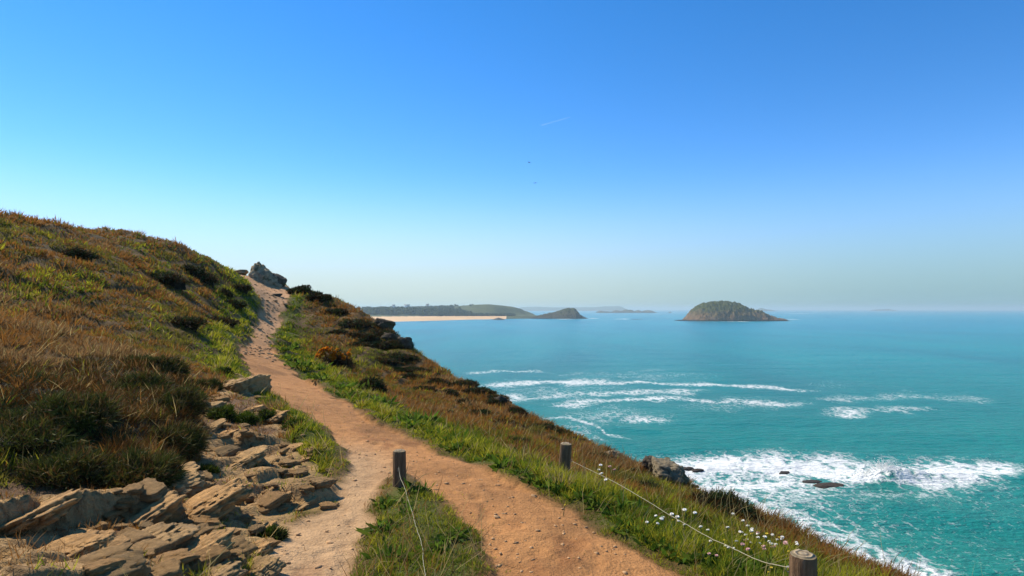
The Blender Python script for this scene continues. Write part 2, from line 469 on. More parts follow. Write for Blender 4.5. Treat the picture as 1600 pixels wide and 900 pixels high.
def sea():
    na, nr = 1150, 760
    ang = np.radians(np.linspace(-75, 75, na)); off = np.geomspace(0.95, 2600, nr)
    r = -SEA * F / off
    A, Rr = np.meshgrid(ang, r)
    x, y = Rr * np.sin(A), Rr * np.cos(A)
    sx, sy = x + 8 * fbm(x / 60, y / 60, 3, 201), y + 8 * fbm(x / 50 + 9, y / 50, 3, 202)
    swell = 0.16 * np.sin((sy * 0.93 + sx * 0.12) / 2.4) * (0.5 + vn2(x / 25, y / 12, 203)) + 0.22 * np.sin((sy - sx * 0.2) / 5.2) + 0.2 * fbm(x / 5, y / 2.2, 4, 204)
    z = SEA + swell * (0.25 + 0.75 * sstep(190, 90, Rr)) * sstep(1200, 150, Rr)
    # --- foam: drifting streaks lying on the water, laid out on the chart of the bay
    px = 800 + F * x / np.maximum(y, 1); py = HOR - F * SEA / np.maximum(y, 1)
    px = px + 14 * fbm(x / 14, y / 14, 3, 207); py = py + np.clip((py - HOR) * 0.05, 0, 9) * fbm(x / 9, y / 16, 4, 208)
    foam = np.zeros(x.shape)
    def streak(pts, w, a):
        pts = np.array(pts, float)
        yy = np.interp(px, pts[:, 0], pts[:, 1])
        e = np.minimum(sstep(pts[0, 0] - 35, pts[0, 0] + 25, px), sstep(pts[-1, 0] + 35, pts[-1, 0] - 45, px))
        ww = w * (0.55 + 0.9 * vn2(px / 60, py / 200, 209))
        return a * np.exp(-((py - yy) / ww) ** 2) * e
    def put(f):
        nonlocal foam
        foam = np.maximum(foam, f)
    put(streak([(730, 583), (790, 581), (860, 582)], 2.2, .8))
    put(streak([(860, 584), (960, 584), (1060, 578)], 4, .42))
    put(streak([(750, 602), (850, 598), (1000, 597), (1100, 600), (1200, 606), (1280, 612)], 4.2, .88))
    put(streak([(770, 628), (850, 619), (920, 615), (1000, 613), (1110, 612)], 5.5, .76))
    put(streak([(780, 608), (900, 606), (1000, 606)], 5, .42))
    put(streak([(860, 632), (950, 626), (1050, 622), (1150, 626), (1270, 633)], 4.6, .84))
    put(streak([(840, 654), (905, 648)], 3, .75))
    put(streak([(880, 648), (925, 660), (945, 675), (985, 684)], 4, .8))
    put(streak([(900, 690), (925, 681), (950, 690)], 6, .7))
    put(streak([(1270, 622), (1330, 624), (1420, 618), (1560, 626)], 6, .55))
    put(streak([(1290, 640), (1360, 640), (1480, 642)], 3, .7))
    def patch(cx, cy, rx, ry, a): put(a * np.exp(-(((px - cx) / rx) ** 2 + ((py - cy) / ry) ** 2) ** 1.0))
    patch(1008, 655, 48, 8, .9); patch(1325, 646, 46, 6, .92); patch(960, 648, 110, 18, .56); patch(1160, 630, 130, 14, .5); patch(870, 612, 120, 9, .5); patch(1000, 588, 160, 7, .42)
    patch(800, 620, 36, 8, .9); patch(900, 672, 40, 16, .55); patch(1290, 600, 120, 10, .3)
    # breaking surf round the rocks and along the foot of the cliff
    put(streak([(1000, 736), (1080, 733), (1150, 727), (1250, 728), (1330, 738), (1420, 744), (1600, 736)], 20, 1.25))
    put(streak([(1040, 754), (1120, 762), (1200, 756), (1290, 752)], 20, .92))
    put(streak([(1090, 775), (1150, 792), (1200, 812), (1260, 842), (1320, 866), (1400, 895), (1500, 930), (1600, 970)], 28, 1.25))
    put(streak([(1150, 780), (1210, 800), (1280, 825), (1360, 862), (1440, 900)], 26, .78))
    put(streak([(1150, 775), (1250, 786), (1310, 800), (1360, 824)], 9, .6))
    put(streak([(1270, 820), (1330, 838), (1400, 876), (1500, 905)], 12, .6))
    put(streak([(1300, 770), (1400, 772), (1600, 764)], 11, .5))
    patch(1388, 742, 60, 16, 1.2); patch(1500, 740, 70, 12, 1.0); patch(1230, 768, 150, 44, .72); patch(1330, 830, 110, 36, .5); patch(1070, 757, 50, 18, .95)
    near = sstep(690, 715, py) * (0.22 + .16 * vn2(x / 9, y / 14, 233))
    foam = np.maximum(foam, near)
    # a wave bursting over a sunken reef
    for cx, cy, hh, wx in ((1386, 748, 1.0, 3.2), (1412, 749, 0.8, 4.5), (1470, 746, 0.75, 11.0), (1350, 751, 0.5, 5.0), (1180, 728, 0.5, 12.0)):
        wx0, wy0 = sea_at(cx, cy)
        g = np.exp(-((x - wx0) / wx) ** 2 - ((y - wy0) / 2.0) ** 2)
        z = z + hh * g * (0.85 + 0.45 * fbm(x / 1.6, y / 1.6, 4, 221)); foam = np.maximum(foam, 1.4 * g)
    z = z + 0.25 * np.clip(foam - 0.5, 0, 1) * fbm(x / 1.1, y / 1.1, 3, 222) * sstep(200, 100, Rr)
    # white water at the foot of the island and headland
    isl = [(1170, 502, 70, 1.0), (1215, 500, 22, 1.3), (1235, 499, 14, .8), (1132, 503, 20, .8)]
    for cx, cy, rx, a in isl: put(a * np.exp(-((px - cx) / rx) ** 2 - ((py - cy) / 0.9) ** 2) * sstep(.35, .6, vn2(px / 9, py, 230)))
    for cx, cy, rx, a in [(972, 498.5, 16, .9), (885, 498.5, 22, .9), (925, 497.5, 12, .8), (1250, 490, 30, .6)]:
        put(a * np.exp(-((px - cx) / rx) ** 2 - ((py - cy) / 0.7) ** 2))
    V = np.c_[x.ravel(), y.ravel(), z.ravel()]
    idx = np.arange(na * nr).reshape(nr, na)
    Q = np.stack([idx[:-1, :-1], idx[:-1, 1:], idx[1:, 1:], idx[1:, :-1]], -1).reshape(-1, 4)
    m = NM('sea_water'); p = m.pos()
    f = m.attr('foam').outputs['Fac']
    la = m.noise(0.9, 6, 0.72, m.mapping(p, (0.8, 0.45, 1)), 0.9)
    lb = m.noise(0.16, 5, 0.65, m.mapping(p, (1.0, 0.5, 1)), 1.2)
    vor = m.add('ShaderNodeTexVoronoi', feature='DISTANCE_TO_EDGE'); vor.inputs['Scale'].default_value = 0.42
    wv = m.add('ShaderNodeVectorMath', operation='ADD'); m.l.new(m.mapping(p, (1, .55, 1)), wv.inputs[0])
    nv = m.add('ShaderNodeTexNoise'); nv.inputs['Scale'].default_value = 0.5; nv.inputs['Detail'].default_value = 4; m.l.new(p, nv.inputs['Vector'])
    sc = m.add('ShaderNodeVectorMath', operation='SCALE'); m.l.new(nv.outputs['Color'], sc.inputs[0]); sc.inputs['Scale'].default_value = 5.0
    m.l.new(sc.outputs[0], wv.inputs[1]); m.l.new(wv.outputs[0], vor.inputs['Vector'])
    lace = m.math('MULTIPLY', m.math('SUBTRACT', 0.16, vor.outputs['Distance']), 2.0)
    k = m.math('ADD', m.math('ADD', m.math('MULTIPLY', la, 0.9), m.math('MULTIPLY', lb, 0.5)), lace)
    t = m.math('ADD', m.math('SUBTRACT', f, 1.27), k)
    fine = m.noise(3.2, 4, 0.75, m.mapping(p, (0.8, 0.4, 1)))
    t = m.math('ADD', t, m.math('MULTIPLY', m.math('SUBTRACT', fine, 0.5), 1.0))
    mask = m.math('MULTIPLY', t, 2.0, clamp=True)
    mask = m.math('MULTIPLY', mask, m.math('MULTIPLY', m.math('SUBTRACT', f, 0.12), 6.0, clamp=True), clamp=True)
    sp = m.add('ShaderNodeSeparateXYZ'); m.l.new(p, sp.inputs[0])
    dist = m.math('MULTIPLY', sp.outputs[1], 1 / 900.0, clamp=True)
    wc = m.ramp(dist, [(0.0, (.001, .19, .125)), (0.12, (.001, .21, .18)), (0.35, (.001, .22, .245)), (1.0, (.002, .235, .31))])
    pt = m.noise(0.012, 5, 0.6, m.mapping(p, (1, .35, 1)), 0.6)
    wc = m.mix(1.0, wc, m.ramp(pt, [(0.32, (.7, .8, .86)), (0.5, (1, 1, 1)), (0.68, (1.2, 1.13, 1.06))]), 'MULTIPLY')
    wc = m.mix(m.math('MULTIPLY', m.math('SUBTRACT', f, .15), .42, clamp=True), wc, (.20, .46, .40))      # milky, aerated water round the foam
    c = m.mix(m.math('MULTIPLY', mask, 0.93), wc, (.8, .79, .74))
    m.base(c, 0.12, 0.14)
    m.l.new(m.math('ADD', m.math('MULTIPLY', mask, 0.6), 0.2), m.p.inputs['Roughness'])
    m.p.inputs['IOR'].default_value = 1.33
    w1 = m.noise(0.55, 5, 0.6, m.mapping(p, (0.45, 1.3, 1), (0, 0, 0.12)))
    w2 = m.noise(0.09, 3, 0.5, m.mapping(p, (0.35, 1.2, 1), (0, 0, -0.1)))
    w3 = m.noise(2.2, 4, 0.65, m.mapping(p, (0.6, 1.2, 1), (0, 0, 0.2)))
    h = m.math('ADD', m.math('ADD', m.math('MULTIPLY', w1, 0.8), m.math('MULTIPLY', w2, 1.3)), m.math('MULTIPLY', w3, 0.22))
    h = m.math('ADD', h, m.math('MULTIPLY', mask, 0.12))
    m.bump(h, 1.5, 0.9)
    o = npmesh('sea', V, [Q], m.m, col={'foam': foam.ravel()}, smooth=True)
    tag(o, kind='structure')
sea()

def spray():
    """flecks of thrown water above the bursting wave"""
    rr = np.random.default_rng(44); n = 3200
    x0, y0 = sea_at(1384, 748)
    k = rr.choice(4, n, p=[.5, .2, .15, .15])
    cx = np.array([0, 2.6, -2.4, 5.0])[k]; hh = np.array([2.5, 1.7, 1.2, 1.1])[k]; ww = np.array([1.1, 1.2, 1.4, 1.8])[k]
    u = rr.uniform(0, 1, n) ** 1.6
    P = np.stack([x0 + cx + rr.normal(0, 1, n) * ww * (1 - .45 * u), y0 + rr.normal(0, .8, n), SEA + .3 + hh * u * rr.uniform(.75, 1.1, n)], 1)
    s = rr.uniform(.03, .13, n) * (1.1 - .6 * u)
    T = np.array([[1, 1, 1], [1, -1, -1], [-1, 1, -1], [-1, -1, 1]]) * .8
    V = (P[:, None] + T[None] * s[:, None, None] * rr.uniform(.6, 1.4, (n, 4, 1)) + rr.normal(0, .02, (n, 4, 3))).reshape(-1, 3)
    b = np.arange(n)[:, None, None] * 4 + np.array([[0, 1, 2], [0, 3, 1], [0, 2, 3], [1, 3, 2]])[None]
    o = npmesh('spray', V, [b.reshape(-1, 3)], plain('white_water', (.8, .81, .8), .8, .2, .03, 2))
    tag(o, 'white spray thrown up where a wave bursts on a reef at the right', 'spray', kind='stuff')
spray()
# ------------------------------------------------------------------ far side of the bay
def rock_profile(name, prof, d, depth, mat, label, cat, group=None, seed=0, na=160, rough=1.6, foot=0.0):
    """a rock or island standing in the sea: crest heights along its length (px, py of the skyline) spread over a real depth"""
    pr = np.array(prof, float)
    xs = np.linspace(pr[0, 0], pr[-1, 0], na)
    top = (HOR - np.interp(xs, pr[:, 0], pr[:, 1])) / F * d - SEA
    X = (xs - 800) / F * d
    nb = 44
    v = np.linspace(-1, 1, nb)
    U, Vv = np.meshgrid(X, v)
    T = np.repeat(top[None], nb, 0)
    H = T * np.clip(1 - np.abs(Vv) ** 1.7, 0, 1) ** 0.75
    Y = Vv * depth * (0.35 + 0.65 * np.sqrt(np.clip(T / top.max(), 0, 1)))
    s = max(top.max(), 3)
    nz = fbm(U / (s * .35) + seed, Y / (s * .35), 5, 300 + seed)
    nf = fbm(U / (s * .08) + seed, Y / (s * .08) + H / (s * .1), 4, 320 + seed)
    H = H + rough * (0.10 * s * nz * (0.25 + 0.9 * np.abs(Vv)) + 0.085 * s * nf) * np.clip(H / s * 3, 0, 1) - 1.2
    cx, cy = X.mean(), d
    V = np.c_[(U - cx).ravel(), Y.ravel(), H.ravel()]
    idx = np.arange(na * nb).reshape(nb, na)
    Q = np.stack([idx[:-1, :-1], idx[:-1, 1:], idx[1:, 1:], idx[1:, :-1]], -1).reshape(-1, 4)
    o = npmesh(name, V, [Q], mat, loc=(cx, cy, SEA), smooth=True)
    return tag(o, label, cat, group)

def island_material(name, rock, turf, lo, hi):
    m = NM(name); o = m.obj()
    sp = m.add('ShaderNodeSeparateXYZ'); m.l.new(o, sp.inputs[0])
    g = m.add('ShaderNodeNewGeometry'); sn = m.add('ShaderNodeSeparateXYZ'); m.l.new(g.outputs['Normal'], sn.inputs[0])
    n1 = m.noise(0.07, 6, 0.7, o); n2 = m.noise(0.16, 6, 0.75, m.mapping(o, (1, 1, .4)))
    hgt = m.math('ADD', m.math('MULTIPLY', sp.outputs[2], 1.0), m.math('MULTIPLY', m.math('SUBTRACT', n1, 0.5), 40.0))
    tf = m.math('MULTIPLY', m.math('SUBTRACT', hgt, lo), 1.0 / (hi - lo), clamp=True)
    tf = m.math('MULTIPLY', tf, m.math('MULTIPLY', sn.outputs[2], 1.5, clamp=True))
    rc = m.ramp(n2, [(0.3, tuple(x * 0.4 for x in rock)), (0.5, rock), (0.72, tuple(x * 1.7 for x in rock))])
    tc = m.ramp(n2, [(0.3, tuple(x * 0.55 for x in turf)), (0.7, tuple(x * 1.35 for x in turf))])
    c = m.mix(tf, rc, tc)
    wet = m.math('MULTIPLY', m.math('SUBTRACT', 4.5, m.math('ADD', sp.outputs[2], m.math('MULTIPLY', n1, 2.0))), 0.5, clamp=True)
    c = m.mix(wet, c, (.03, .026, .024))
    m.base(c, 0.95, 0.1); m.bump(n2, 6.0, 1.0)
    return m.m

M_ISL = island_material('island_turf_and_rock', (.19, .115, .06), (.075, .085, .022), 8, 28)
M_HEAD = island_material('headland_turf_and_rock', (.085, .072, .045), (.07, .078, .03), 12, 24)
M_REEF = plain('reef_rock', (.04, .036, .033), 0.8, 0.3, 0.4, 0.3)

rock_profile('island', [(1054, 500.5), (1060, 499.2), (1068, 499.3), (1072, 497.5), (1077.5, 492), (1081, 487), (1084.5, 482.3), (1090, 478.6), (1096, 475), (1102.5, 472.6), (1115, 471.9), (1127.5, 470.6), (1140, 471.5), (1150, 472.8), (1155, 474.2), (1159, 477.8), (1169, 481), (1184, 485), (1196, 491), (1209, 495.8), (1215, 497.3), (1219, 496.6), (1228, 500.6)], 1330, 75, M_ISL,
             'large domed turf-topped rocky island alone in the bay', 'island', seed=1, na=260)
rock_profile('islet', [(824, 498.5), (832, 494.5), (845, 492), (855, 489.3), (864, 488.3), (872, 485.5), (880, 483), (887, 481), (892, 481.6), (896, 480.6), (901, 484.5), (906, 491.5), (912, 494.5), (920, 498)], 1640, 60, M_HEAD,
             'dark peaked rocky headland at the end of the beach', 'headland', seed=2)
rock_profile('islet', [(930, 489), (937, 485.5), (945, 486), (955, 487), (962, 484.5), (972, 486), (977, 483.6), (986, 484), (990, 487), (997, 484.2), (1002, 487), (1010, 484.5), (1016, 484.7), (1022, 487.5), (1030, 489)], 4200, 130, M_HEAD,
             'long low jagged islet on the horizon left of the big island', 'islet', seed=3)
rock_profile('reef', [(977, 499.5), (990, 498), (1003, 498.2), (1006, 499.5)], 1480, 14, M_REEF, 'flat dark reef awash, nearest the headland of the two reefs', 'reef', seed=4, na=60)
rock_profile('reef', [(1008, 500), (1020, 498.6), (1034, 499), (1037, 500)], 1460, 14, M_REEF, 'flat dark reef awash, next to the big island', 'reef', seed=5, na=60)
rock_profile('reef', [(654, 503.5), (660, 501.6), (666, 502.5), (670, 501.9), (677, 503.3)], 1190, 10, M_REEF, 'low dark rock in the shallows off the beach', 'reef', seed=6, na=60)
rock_profile('reef', [(766, 500), (772, 497.6), (779, 495.6), (784, 497), (790, 499)], 1440, 16, M_REEF, 'small dark rock at the right end of the beach', 'reef', seed=7, na=60)
rock_profile('islet', [(1180, 485.5), (1186, 482.6), (1190, 481), (1194, 482.8), (1204, 484.3), (1212, 485.5)], 7500, 150, M_HEAD, 'faint pointed islet behind the right shoulder of the big island', 'islet', seed=8, na=60)
rock_profile('islet', [(1360, 485.6), (1368, 483.6), (1380, 483), (1386, 482.4), (1392, 483.7), (1400, 485.6)], 9000, 150, M_HEAD, 'faint low islet on the horizon at the far right', 'islet', seed=9, na=60)
rock_profile('reef', [(1044.5, 488.3), (1047, 486.8), (1049.5, 488.2)], 4100, 20, M_REEF, 'tiny lone rock between the jagged islet and the big island', 'reef', seed=10, na=30)
rock_profile('hills', [(800, 485.5), (815, 480), (838, 479.2), (850, 479.8), (870, 480.3), (905, 480.2), (925, 480.3), (945, 479), (958, 478.6), (966, 478), (971, 481), (976, 485.5)], 9500, 700, M_HEAD, None, None, seed=11)['kind'] = 'structure'

def coast():
    na, nd = 520, 150
    pxs = np.linspace(420, 850, na); ds = np.linspace(1080, 3600, nd)
    PX, D = np.meshgrid(pxs, ds)
    X = (PX - 800) / F * D
    shore = np.interp(PX, [420, 560, 600, 620, 680, 740, 790, 820, 850], [1150, 1180, 1215, 1235, 1330, 1480, 1560, 1600, 1640]) + 12 * fbm(X / 80, D / 80, 3, 401)
    t = D - shore
    sky = np.interp(PX, [420, 560, 600, 640, 690, 710, 735, 750, 765, 785, 800, 812, 820, 828, 836, 850], [481, 481.5, 481.5, 481.5, 480, 479, 477.2, 476, 475.3, 476.5, 478, 480.5, 484.5, 487, 491, 500])
    crestd = np.interp(PX, [420, 650, 720, 850], [3000, 2700, 2050, 1850])
    hill = (HOR - sky) / F * crestd - SEA
    z = np.clip(t * 0.045, -2, 5.5) + np.clip((t - 330) * 0.05, 0, 7)
    w = sstep(340, 1, 0 * t) + 0
    u = np.clip((D - shore - 350) / np.maximum(crestd - shore - 350, 80), 0, 1)
    z = np.where(t > 350, z + (np.maximum(hill - 12, -6)) * np.sin(u * np.pi / 2) ** 1.2, z)
    z = z - np.clip((D - crestd) * 0.02, 0, 20)
    z = z + np.clip(t - 360, 0, 1) * 1.2 * fbm(X / 70, D / 70, 4, 402)
    rk = sstep(798, 822, PX)
    z = z + rk * np.clip(t, 0, 60) / 60 * 2.5 * fbm(X / 12, D / 12, 4, 403)
    V = np.c_[X.ravel(), D.ravel(), (z + SEA).ravel()]
    idx = np.arange(na * nd).reshape(nd, na)
    Q = np.stack([idx[:-1, :-1], idx[:-1, 1:], idx[1:, 1:], idx[1:, :-1]], -1).reshape(-1, 4)
    sand = (t.ravel()[Q].mean(1) < 350) & (PX.ravel()[Q].mean(1) < 791)
    ms = plain('beach_sand', (.66, .42, .21), 0.9, 0.1, 0.12, 0.02)
    mf = NM('coastal_fields'); p = mf.pos()
    n = mf.noise(0.006, 4, 0.6, p); n2 = mf.noise(0.03, 5, 0.7, p)
    c = mf.mix(mf.ramp(n, [(0.46, (0, 0, 0)), (0.54, (1, 1, 1))]), (.085, .095, .035), (.05, .06, .025))
    c = mf.mix(1.0, c, mf.ramp(n2, [(0.3, (.55, .55, .55)), (0.7, (1.4, 1.35, 1.2))]), 'MULTIPLY')
    mf.base(c, 0.95, 0.1)
    for name, mask, mat in (('beach', sand, ms), ('coast', ~sand, mf.m)):
        u_, inv = np.unique(Q[mask], return_inverse=True)
        tag(npmesh(name, V[u_], [inv.reshape(-1, 4)], mat, smooth=True), kind='structure')
    Zi = lambda px, d: float(z[np.argmin(abs(ds - d)), np.argmin(abs(pxs - px))]) + SEA
    return Zi
coast_z = coast()

def woods():
    """tree belts behind the beach: hundreds of crowns far off, each a cluster of leafy facets"""
    P = []
    for _ in range(420):
        px = random.uniform(560, 735); d = random.uniform(1640, 1760) + random.uniform(0, 60) + (px - 640) * .6
        if px > 690 and random.random() < 0.35: continue
        P.append((px, d, random.uniform(7, 15)))
    for _ in range(700):
        px = random.uniform(560, 690) + abs(random.gauss(0, 22)); d = random.uniform(1800, 2900); P.append((px, d, random.uniform(3, 8)))
    for _ in range(160):
        px = random.uniform(735, 805); d = random.uniform(1720, 1800); P.append((px, d, random.uniform(3, 8)))
    V = []; Fq = []; C = []; n0 = 0
    rr = np.random.default_rng(5)
    for px, d, h in P:
        x = (px - 800) / F * d; z = coast_z(px, d)
        n = 60
        dirs = rr.normal(size=(n, 3)); dirs /= np.linalg.norm(dirs, axis=1)[:, None]
        c = np.array([x, d, z + h * 0.5]) + dirs * np.array([h * .55, h * .55, h * .5]) * (rr.uniform(.55, 1, n) ** .5)[:, None]
        a = rr.normal(size=(n, 3)); b = rr.normal(size=(n, 3)); s = h * 0.16
        q = np.stack([c - a * s, c + b * s, c + a * s, c - b * s], 1)
        V.append(q.reshape(-1, 3)); Fq.append(np.arange(n0, n0 + 4 * n).reshape(-1, 4)); n0 += 4 * n
        col = np.array([.045, .06, .02]) * rr.uniform(.6, 1.5)
        C.append(np.repeat(col[None], 4 * n, 0))
    o = npmesh('far_woodland', np.concatenate(V), [np.concatenate(Fq)], M_HEATH, col=np.concatenate(C))
    tag(o, 'dark belt of trees behind the beach across the bay', 'woodland', kind='stuff')
woods()

M_WHITE = plain('white_render', (.8, .79, .76), 0.8, 0.2, 0.05, 1)
M_SLATE = plain('slate_roof', (.12, .125, .14), 0.7, 0.3, 0.2, 1)
M_STONE = plain('old_stone', (.2, .18, .15), 0.9, 0.2, 0.25, 1)
M_GLASS = plain('dark_pane', (.03, .035, .04), 0.2, 0.5, 0.1, 1)

def box(x0, x1, y0, y1, z0, z1):
    V = [(x, y, z) for z in (z0, z1) for y in (y0, y1) for x in (x0, x1)]
    Fq = [(0, 2, 3, 1), (4, 5, 7, 6), (0, 1, 5, 4), (2, 6, 7, 3), (0, 4, 6, 2), (1, 3, 7, 5)]
    return np.array(V, float), np.array(Fq)

def house(px, d, w, h, label, lift=0.0):
    x = (px - 800) / F * d; z = coast_z(px, d) + lift
    t = empty('house', (x, d, z), label, 'house')
    V, Q = box(-w / 2, w / 2, -4, 4, -3, h); npmesh('wall', V, [Q], M_WHITE, t)
    rv = np.array([(-w / 2 - .4, -4.6, h), (w / 2 + .4, -4.6, h), (w / 2 + .4, 4.6, h), (-w / 2 - .4, 4.6, h), (-w / 2 - .4, 0, h + 3.6), (w / 2 + .4, 0, h + 3.6)])
    rf = npmesh('roof', rv, [[(0, 1, 5, 4), (2, 3, 4, 5), (0, 3, 2, 1)], [(1, 2, 5), (3, 0, 4)]], M_SLATE, t)
    V, Q = box(w / 2 - 1.2, w / 2 - .2, -.5, .5, h + 2.2, h + 4.8); npmesh('chimney', V, [Q], M_STONE, rf)
    for k in (-.3, .1, .35):
        V, Q = box(w * k - .7, w * k + .7, -4.06, -3.98, h * .45, h * .85); npmesh('window', V, [Q], M_GLASS, t)
house(636, 2300, 20, 8, 'long white house among the trees above the beach', 5)
house(615, 2600, 12, 7, 'small white house in the trees near the cliff at left', 5)
house(668, 2450, 11, 7, 'small white house on the ridge right of the long white one', 5)

def fort():
    d = 1880; x = (765 - 800) / F * d; z = coast_z(765, d)
    t = empty('hilltop_fort', (x, d, z), 'small stone ruin on the top of the hill across the bay', 'ruin')
    V, Q = box(-8, 8, -4, 4, -4, 3.2); npmesh('wall', V, [Q], M_STONE, t)
    V, Q = box(-7, -3, -3, 3, 3.2, 5.0); npmesh('tower', V, [Q], M_STONE, t)
    V, Q = box(2.5, 7, -3, 3, 3.2, 4.4); npmesh('turret', V, [Q], M_STONE, t)
fort()

# ------------------------------------------------------------------ the air over the bay
V, Q = box(-27500, 27500, -300, 27500, SEA - 4.0, 42.0)
hz = NM('sea_haze'); hz.n.remove(hz.p)
pv = hz.add('ShaderNodeVolumePrincipled'); pv.inputs['Color'].default_value = (.72, .93, .97, 1); pv.inputs['Density'].default_value = 0.00015; pv.inputs['Anisotropy'].default_value = 0.2
hz.l.new(pv.outputs[0], hz.out.inputs['Volume'])
tag(npmesh('haze', V, [Q], hz.m), 'thin pale sea haze lying over the whole bay', 'haze', kind='stuff')

def contrail():
    d = 28000.0
    a = Vector(((845 - 800) / F * d, d, (HOR - 196) / F * d)); b = Vector(((883 - 800) / F * d, d - 2500, (HOR - 183) / F * (d - 2500)))
    n, k = 40, 8; V = []
    ax = (b - a).normalized(); s1 = ax.cross(Vector((0, 0, 1))).normalized(); s2 = ax.cross(s1)
    for i in range(n):
        c = a.lerp(b, i / (n - 1)); r = 26 * (0.75 + 0.5 * random.random()) * (1.15 - 0.5 * i / n)
        if i in (0, n - 1): r = 2
        for j in range(k):
            th = 2 * math.pi * j / k; V.append(c + s1 * math.cos(th) * r + s2 * math.sin(th) * r)
    Q = [(i * k + j, i * k + (j + 1) % k, (i + 1) * k + (j + 1) % k, (i + 1) * k + j) for i in range(n - 1) for j in range(k)]
    m = NM('ice_cloud'); m.base((.9, .9, .9), 1.0, 0.0); m.p.inputs['Alpha'].default_value = 0.07
    tag(npmesh('contrail', np.array(V), [Q], m.m, smooth=True), 'short thin white contrail high in the blue sky', 'contrail')
contrail()

def bird(px, py, d, label, yaw, flap):
    V = []; Fq = []
    def ring(c, rx, rz, n=8): 
        for j in range(n):
            t = 2 * math.pi * j / n; V.append((c[0] + rx * math.cos(t), c[1], c[2] + rz * math.sin(t)))
    prof = [(-.34, .01, .008), (-.22, .05, .02), (-.08, .07, .06), (.06, .075, .07), (.16, .05, .05), (.22, .042, .042), (.27, .03, .03), (.33, .004, .004)]
    for y_, a, b in prof: ring((0, y_, 0), a, b)
    n = 8
    for i in range(len(prof) - 1):
        for j in range(n): Fq.append((i * n + j, i * n + (j + 1) % n, (i + 1) * n + (j + 1) % n, (i + 1) * n + j))
    md = plain('dark_plumage', (.05, .05, .055), 0.8, 0.2, 0.2, 8)
    loc = ((px - 800) / F * d, d, (HOR - py) / F * d)
    o = npmesh('seabird', np.array(V), [Fq], md, smooth=True, loc=loc); o.rotation_euler = (0, 0, yaw)
    tag(o, label, 'bird')
    for s in (-1, 1):
        W_ = []; sp = [(0.04, .1, -.08, .0), (.25, .13, -.05, .08 + flap), (.45, .08, -.07, .1 + flap * .8), (.66, -.06, -.1, .03)]
        for xx, f, b, zz in sp:
            W_ += [(s * xx, f, zz + .02), (s * xx, b, zz + .02), (s * xx, b, zz), (s * xx, f, zz)]
        q = []
        for i in range(3):
            for j in range(4): q.append((i * 4 + j, i * 4 + (j + 1) % 4, i * 4 + 4 + (j + 1) % 4, i * 4 + 4 + j))
        q.append((12, 13, 14, 15))
        npmesh('wing', np.array(W_), [q], md, o)
bird(827, 254, 150, 'dark seabird in flight, upper of the two specks in the sky', 1.1, .05)
bird(836, 286, 150, 'dark seabird in flight, lower of the two specks in the sky', 2.4, -.02)
# ------------------------------------------------------------------ blades and leaves
def unit(v): return v / np.maximum(np.linalg.norm(v, axis=-1, keepdims=True), 1e-9)

def blades(P, D, L, Wd, C, bend=0.35, rr=rng):
    """tapering, bent blades: 5 points, a quad and a tip each"""
    n = len(P)
    D = unit(D)
    side = unit(np.cross(D, rr.normal(size=(n, 3))))
    bv = unit(np.cross(side, D) + np.array([0.25, -0.1, -0.45])) * (L * bend * rr.uniform(0.2, 1.2, n))[:, None]
    w = (side * Wd[:, None]) * 0.5
    mid = P + D * (L * 0.55)[:, None] + bv * 0.25
    tip = P + D * L[:, None] + bv
    V = np.stack([P - w, P + w, mid + w * 0.85, mid - w * 0.85, tip], 1).reshape(-1, 3)
    b = np.arange(n)[:, None] * 5
    q = b + np.array([[0, 1, 2, 3]]); t = b + np.array([[3, 2, 4]])
    return V, q, t, np.repeat(C, 5, 0)

def blade_object(name, parts, mat, parent=None, loc=None):
    V = []; Qs = []; Ts = []; Cs = []; n = 0
    for v, q, t, c in parts:
        V.append(v); Qs.append(q + n); Ts.append(t + n); Cs.append(c); n += len(v)
    return npmesh(name, np.concatenate(V), [np.concatenate(Qs), np.concatenate(Ts)], mat, parent, col=np.concatenate(Cs), loc=loc)

GREEN = np.array([.125, .165, .012]); LIME = np.array([.3, .28, .02]); STRAW = np.array([.36, .27, .11])
RUST = np.array([.185, .08, .017]); OLIVE = np.array([.115, .098, .018]); DARKG = np.array([.03, .045, .012]); UMBER = np.array([.075, .042, .016])

